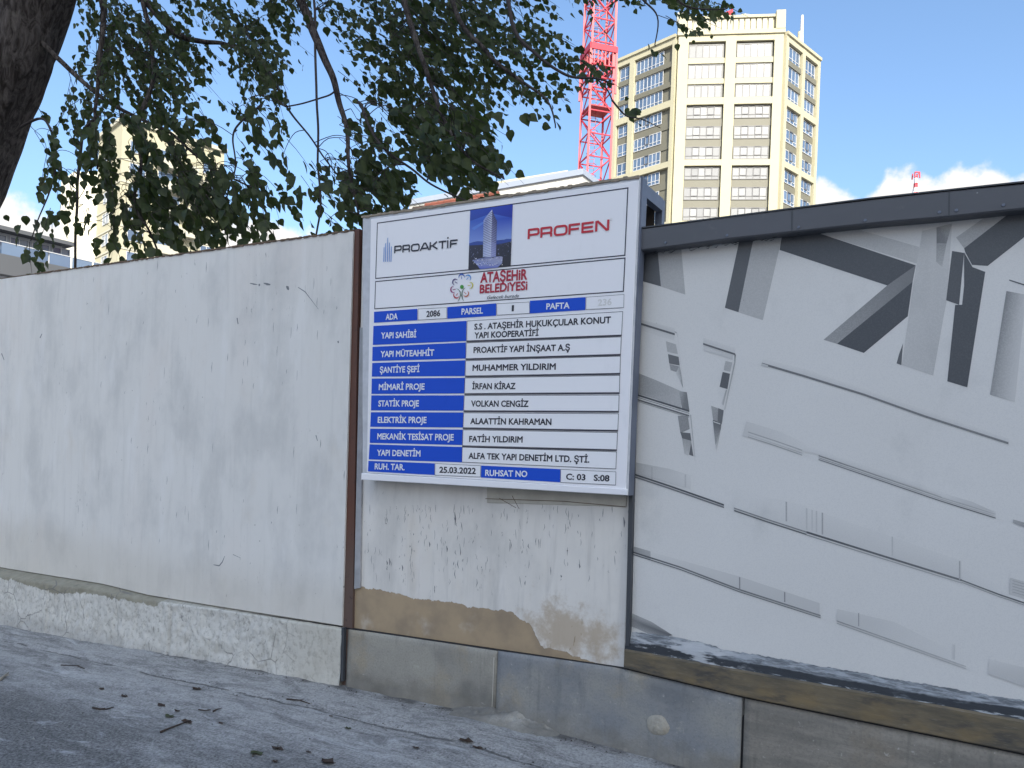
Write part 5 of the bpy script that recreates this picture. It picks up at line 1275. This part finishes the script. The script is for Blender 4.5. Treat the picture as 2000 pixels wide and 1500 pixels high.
# --- flat-roofed building and tiled roof behind the sign
def low_house():
    D0 = 46; A_ = P(800, 391, D0); H = A_.z; A_.z = 0; d_ = EX.copy(); T = Thing('flat_roofed_building', 'pale flat roofed building peeking over the top of the sign', 'building', A_)
    M = face_frame(A_, d_); MWH = bsimple('pale_render', (.55, .53, .49)); MG = bsimple('grey_coping', (.30, .34, .42))
    def b(x0, x1, y0, y1, z0, z1, nm, mt):
        m_ = MB(); m_.box(x0, x1, y0, y1, z0, z1, M); return T.part(nm, m_, mt)
    b(0, 11.5, -8, 0, 0, H - .3, 'wall', MWH); b(-.1, 11.6, -8.1, .12, H - .3, H, 'coping', MG)
    pa = P(972, 366, 46); pb = P(1100, 352, 46)
    T2 = T
    x0 = pa.x; m_ = MB(); m_.add([(pa.x, 46, H - 4), (pb.x, 45.2, H - 4), (pb.x + .4, 50, H - 4), (pa.x + .4, 50, H - 4), (pa.x, 46, pa.z), (pb.x, 45.2, pb.z), (pb.x + .6, 50, pb.z), (pa.x + .4, 50, pa.z)], BOXF)
    T.part('penthouse', m_, bsimple('sunny_cream_render', (.70, .66, .52)))
    m_ = MB(); m_.add([(pa.x - .2, 45.8, pa.z), (pb.x + .2, 45.0, pb.z), (pb.x + .6, 50.2, pb.z), (pa.x + .2, 50.2, pa.z), (pa.x - .2, 45.8, pa.z + .25), (pb.x + .2, 45.0, pb.z + .25), (pb.x + .6, 50.2, pb.z + .25), (pa.x + .2, 50.2, pa.z + .25)], BOXF)
    T.part('penthouse_cornice', m_, M_CREAM)
    for i, u in enumerate((1032, 1048, 1056, 1075)):
        q_ = P(u, 372 - i * 1.5, 45.3); m_ = MB(); m_.box(q_.x - .05, q_.x + .05, q_.y - .35 + i * -.02, q_.y + .1, q_.z - .1, q_.z + .5); T.part('rain_spout', m_, M_MULD)
    # tiled roof nearer by
    D1 = 26; a = P(770, 414, D1); T3 = Thing('tiled_roof_house', 'house with a low red clay tile roof just above the sign top', 'house', (a.x, a.y, 0))
    ra = P(808, 405.5, D1); dirr = EX; t_end = 3.3; mt = plain('clay_tile', (.22, .075, .05), .8, .35, 5)
    for i in range(13):
        s_ = i * .26; p = ra + dirr * s_ ; m_ = MB(); zz_ = p.z + (.0 if i > 1 else -.05)
        m_.tube([(p.x, p.y, zz_), (p.x + dirr.x * .28, p.y + dirr.y * .28, zz_ - .01)], [.085, .075], 8); T3.part('ridge_tile', m_, mt if i > 1 else M_PLY)
    m_ = MB(); e = ra + dirr * t_end; o_ = EY * 2.0
    m_.add([(ra.x, ra.y, ra.z - .02), (e.x, e.y, e.z - .02), (e.x - o_.x, e.y - o_.y, e.z - .9), (ra.x - o_.x, ra.y - o_.y, ra.z - .9), (e.x + o_.x, e.y + o_.y, e.z - .9), (ra.x + o_.x, ra.y + o_.y, ra.z - .9)], [(0, 3, 2, 1), (0, 1, 4, 5)])
    T3.part('roof', m_, mt)
    m_ = MB(); bb = [ra - o_ * .9, e - o_ * .9, e + o_ * .9, ra + o_ * .9]; m_.add([(p.x, p.y, 0) for p in bb] + [(p.x, p.y, ra.z - .85) for p in bb], BOXF); T3.part('wall', m_, MWH)
low_house()

# --- red tower crane
def crane():
    c0 = P(1160, 355, 55); c0.z = 0; T = Thing('tower_crane', 'red lattice tower crane mast standing left of the cream tower', 'crane', c0)
    red = plain('red_crane_paint', (.46, .022, .045), .5, .2, 1.5); redd = plain('dark_red_crane_paint', (.36, .035, .05), .5, .2, 1.5)
    th = R(16); w_ = .86; ca, sa = cos(th), sin(th)
    cn = [Vector((x * ca - y * sa, x * sa + y * ca, 0)) * 1 for x, y in ((-w_, -w_), (w_, -w_), (w_, w_), (-w_, w_))]
    cn = [c0 + c for c in cn]; base = 0; Zt = 46; sh = 1.62
    for c in cn:
        m_ = MB(); m_.bar((c.x, c.y, 0), (c.x, c.y, Zt), .15); T.part('mast_leg', m_, red)
    z = 0; i = 0
    zc = P(1160, 105, 55).z; zp = P(1160, 218, 55).z
    while z < Zt - sh:
        m_ = MB()
        for k_ in range(4):
            a, b = cn[k_], cn[(k_ + 1) % 4]
            m_.bar((a.x, a.y, z), (b.x, b.y, z), .075)
            lo, hi = (a, b) if (i + k_) % 2 else (b, a); mid = (a + b) / 2
            m_.bar((lo.x, lo.y, z), (hi.x, hi.y, z + sh), .065)
            if z > zp: m_.bar((hi.x, hi.y, z), (lo.x, lo.y, z + sh), .06)
        T.part('lattice_section', m_, red); z += sh; i += 1
    m_ = MB(); a = c0 + Vector((-.25, .1, 0))
    for s_ in (-.2, .2): m_.bar((a.x + s_, a.y, 0), (a.x + s_, a.y, Zt), .035)
    zz_ = 8
    while zz_ < Zt: m_.bar((a.x - .2, a.y, zz_), (a.x + .2, a.y, zz_), .03); zz_ += .33
    zz_ = 8
    while zz_ < Zt:
        for q_ in range(8):
            t0_, t1_ = pi * q_ / 8, pi * (q_ + 1) / 8; m_.bar((a.x + .38 * cos(t0_), a.y - .5 * sin(t0_), zz_), (a.x + .38 * cos(t1_), a.y - .5 * sin(t1_), zz_), .025)
        zz_ += .8
    T.part('ladder', m_, redd)
    def ringb(z0, z1, ww, nm, mt):
        m_ = MB(); q_ = [c0 + (c - c0) * ww for c in cn]
        for k_ in range(4):
            a_, b_ = q_[k_], q_[(k_ + 1) % 4]; m_.bar((a_.x, a_.y, (z0 + z1) / 2), (b_.x, b_.y, (z0 + z1) / 2), .12, z1 - z0)
        return T.part(nm, m_, mt)
    zcol = P(1160, 112, 55).z
    ringb(zcol, zcol + .42, 1.16, 'climbing_collar', red)
    m_ = MB(); q_ = [c0 + (c - c0) * 1.14 for c in cn]
    for c in q_: m_.bar((c.x, c.y, zp + 1.0), (c.x, c.y, zcol), .13)
    for k_ in range(4):
        a_, b_ = q_[k_], q_[(k_ + 1) % 4]
        m_.bar((a_.x, a_.y, zcol - 1.9), (b_.x, b_.y, zcol - 1.9), .1)
        for j in range(7):
            p_ = a_.lerp(b_, j / 7); m_.bar((p_.x, p_.y, zcol - 1.0), (p_.x, p_.y, zcol), .07)
        m_.bar((a_.x, a_.y, zcol - 1.0), (b_.x, b_.y, zcol - 1.0), .07)
    T.part('climbing_frame', m_, red)
    m_ = MB(); m_.add([(p_.x, p_.y, zp) for p_ in cn] + [(p_.x, p_.y, zp + .08) for p_ in cn], BOXF); T.part('rest_platform', m_, redd)
    m_ = MB(); m_.box(c0.x - 14, c0.x + 40, c0.y - .6, c0.y + .6, Zt + 2.4, Zt + 2.6); m_.box(c0.x - .9, c0.x + .9, c0.y - .9, c0.y + .9, Zt, Zt + 2.4); T.part('jib', m_, red)
crane()
# --- far mast over the clouds
a = P(1788, 372, 230); T = Thing('distant_mast', 'tiny red and white lattice mast above the hoarding cap, against the cloud', 'mast', (a.x, a.y, 0))
rd = plain('mast_red', (.45, .03, .05), .6, .1, 1); wh = plain('mast_white', (.8, .8, .82), .6, .1, 1)
z_ = lambda v: P(1788, v, 230).z
for v0, v1, mt, ww in ((349, 338, rd, .75), (358, 349, wh, .22), (368, 358, rd, .30), (378, 368, wh, .5), (520, 378, rd, .8)):
    m_ = MB()
    for sx in (-1, 1):
        for sy in (-1, 1): m_.bar((a.x + sx * ww, a.y + sy * ww, z_(v0)), (a.x + sx * ww * .9, a.y + sy * ww * .9, z_(v1)), .3)
    m_.bar((a.x - ww, a.y - ww, z_(v0)), (a.x + ww, a.y - ww, z_(v1)), .25); m_.bar((a.x - ww, a.y - ww, z_(v1)), (a.x + ww, a.y - ww, z_(v1)), .3)
    T.part('mast_section', m_, mt)
m_ = MB(); m_.box(a.x - .8, a.x + .8, a.y - .8, a.y + .8, 0, z_(520)); T.part('mast_base', m_, rd)

# --- block added out of view behind the viewer to shade the fence and the tree
T = Thing('added_shade_block', 'added tall grey apartment block, unseen behind the viewer, to shade the wall and the tree', 'building', (6, -34, 0))
mb = MB(); mb.box(-9, 16, -48, -34, 0, 36); T.part('wall', mb, bsimple('shade_block_render', (.50, .47, .43)))
for fl in range(11):
    for i in range(6):
        x = -7.5 + i * 3.9; mb = MB(); mb.box(x, x + 1.8, -33.99, -33.93, 1.2 + fl * 3.1, 2.9 + fl * 3.1); T.part('window', mb, M_GLB)

# ------------------------------------------------------------------ litter on the ground
def G(u, v):
    x, z = ray(u, v); t = 3.0
    for _ in range(12):
        p = Vector((x * t, t, CAMZ + z * t)); l = MW.inverted() @ p; t = (CAMZ - gz(l.x, l.y)) / -z
    return MW.inverted() @ Vector((x * t, t, CAMZ + z * t))
M_DEAD = plain('dead_leaf_brown', (.055, .035, .025), .8, .5, 40); M_GREENL = plain('dull_green_leaf', (.05, .06, .025), .7, .4, 40); M_STICK = plain('dry_stick', (.05, .034, .026), .85, .4, 50); M_PALE = plain('bleached_stick', (.30, .27, .22), .8, .3, 40)
def dead_leaf(u, v, sz, label, mt, rnd):
    c = G(u, v); r_ = random.Random(rnd); T = Thing('dead_leaf', label, 'leaf', (c.x, c.y, c.z), MW, 'leaves and scraps scattered on the ground')
    m_ = MB(); a0 = r_.uniform(0, 6.28); n_ = 10; vs = []
    for k_ in range(3):
        for i in range(n_):
            a = a0 + 2 * pi * i / n_; rr_ = sz * (k_ + 1) / 3 * (1 + .35 * r_.uniform(-1, 1)) * (1 if k_ == 2 else .9)
            x, y = rr_ * cos(a) * 1.3, rr_ * sin(a) * .7; vs.append((c.x + x, c.y + y, c.z + .004 + (k_ / 2) ** 2 * sz * .55 * abs(r_.uniform(.1, 1)) * abs(sin(a * 1.5))))
    vs.append((c.x, c.y, c.z + .005)); fs = [(3 * n_, i, (i + 1) % n_) for i in range(n_)] + [(k_ * n_ + i, (k_ + 1) * n_ + i, (k_ + 1) * n_ + (i + 1) % n_, k_ * n_ + (i + 1) % n_) for k_ in range(2) for i in range(n_)]
    m_.add(vs, fs); T.part('blade', m_, mt)
    m_ = MB(); m_.tube([(c.x, c.y, c.z + .006), (c.x + sz * 1.3 * cos(a0), c.y + sz * 1.3 * sin(a0), c.z + .010)], [.0018, .0012], 4); T.part('stalk', m_, mt)
def stick(pts, r0, label, mt=None):
    q_ = [G(u, v) for u, v in pts]; T = Thing('twig', label, 'twig', q_[0], MW, 'dry twigs lying on the ground')
    q_ = [Vector((p.x, p.y, p.z + r0 + .003 * (i % 2))) for i, p in enumerate(q_)]; m_ = MB(); m_.tube(q_, [r0 * lerp(1, .5, i / (len(q_) - 1)) for i in range(len(q_))], 6)
    T.part('stem', m_, mt or M_STICK, smooth=True)
    if len(q_) > 2:
        m_ = MB(); p = q_[1]; m_.tube([p, p + Vector((.02, .018, .006))], [r0 * .6, r0 * .3], 5); T.part('side_shoot', m_, mt or M_STICK)
for args in [(199, 1347, .016, 'small dark curled leaf nearest the whitewashed wall base on the left', M_DEAD), (242, 1361, .020, 'dark crumpled leaf just right of the smallest leaf near the wall', M_DEAD),
             (315, 1379, .022, 'dark brown curled leaf midway across the left pavement', M_DEAD), (383, 1347, .026, 'upright brown leaf closest to the white wall plinth', M_DEAD),
             (332, 1401, .022, 'dull green flat leaf above the long forked twig', M_GREENL), (346, 1390, .014, 'thin brown leaf scrap beside the dull green leaf', M_DEAD),
             (366, 1412, .026, 'brown leaf at the upper end of the long forked twig', M_DEAD), (432, 1414, .012, 'tiny grey leaf scrap right of the long twig', M_DEAD),
             (541, 1463, .026, 'pale brown leaf near the bottom edge below the brown post', M_STICK), (500, 1473, .026, 'olive curled leaf left of the pale brown leaf at the bottom', M_GREENL),
             (537, 1489, .014, 'reddish scrap at the very bottom of the pavement', M_DEAD), (640, 1490, .036, 'large dark torn leaf at the bottom edge in front of the stone slabs', M_DEAD),
             (647, 1400, .012, 'tiny dark scrap beside the crease in front of the first stone slab', M_DEAD), (680, 1424, .016, 'round dark green leaf in front of the first stone slab', M_GREENL),
             (602, 1470, .010, 'tiny black scrap left of the large torn leaf', M_DEAD), (910, 1448, .030, 'flat dark brown leaf below the crumbled mortar heap', M_DEAD), (932, 1462, .020, 'rusty brown leaf touching the flat dark one', M_DEAD), (812, 1462, .014, 'small grey leaf scrap left of the leaves below the mortar heap', M_DEAD)]:
    dead_leaf(*args, int(args[0]))
stick([(181, 1384), (195, 1388), (208, 1387), (222, 1384)], .006, 'short thick dark twig on the left of the pavement')
stick([(313, 1432), (330, 1426), (348, 1418), (372, 1410)], .006, 'long brown twig pointing at a curled leaf in the pavement middle')
stick([(0, 1330), (8, 1324), (16, 1317)], .010, 'pale broken stick at the left end of the pavement', M_PALE)
stick([(388, 1387), (400, 1390), (412, 1388)], .004, 'thin dark twig pair right of the green leaf, left one')
stick([(416, 1391), (424, 1388), (428, 1386)], .005, 'thin dark twig pair right of the green leaf, right one')
stick([(119, 1300), (150, 1302), (165, 1307)], .004, 'dark twig lying in the crease by the white wall')
stick([(560, 1367), (585, 1370), (605, 1376)], .005, 'dark twig lying in the crease near the brown post')

# grit, crumbs of mortar and bark scattered on the pavement
rg = random.Random(4); mb = MB()
for i in range(900):
    k_ = rg.random()
    if k_ < .45: s_ = rg.uniform(-4.9, 1.2); y = -.03 - abs(rg.gauss(0, .05)) - max(0, (W(430, 1190)[0] - s_) * .05)
    elif k_ < .7: s_ = rg.uniform(-4.6, .2); y = -.42 + rg.gauss(0, .035)
    else: s_ = rg.uniform(-4.6, 1.0); y = -rg.uniform(.05, 2.2)
    z = gz(s_, y); r_ = rg.uniform(.0022, .0075) * (1.3 if rg.random() < .12 else 1); a0 = rg.uniform(0, 6.28)
    tip = (s_ + rg.uniform(-.3, .3) * r_, y, z + r_ * rg.uniform(.5, 1.1)); ring_ = [(s_ + r_ * rg.uniform(.7, 1.5) * cos(a0 + j * 1.257), y + r_ * rg.uniform(.5, 1) * sin(a0 + j * 1.257), z - .0015) for j in range(5)]
    mb.add(ring_ + [tip], [(j, (j + 1) % 5, 5) for j in range(5)])
h = material('grit'); n_ = h.noise(h.coord(), 17, 2, .5); fin(h, h.mix(h.step(n_, .45, .55), (.05, .042, .036, 1), (.30, .29, .27, 1)), .9)
go = mesh_obj('grit', mb.v, mb.f, h.m, matrix=MW); go['kind'] = 'stuff'; go['label'] = 'fine grit and mortar crumbs scattered along the wall base and the pavement crease'; go['category'] = 'grit'
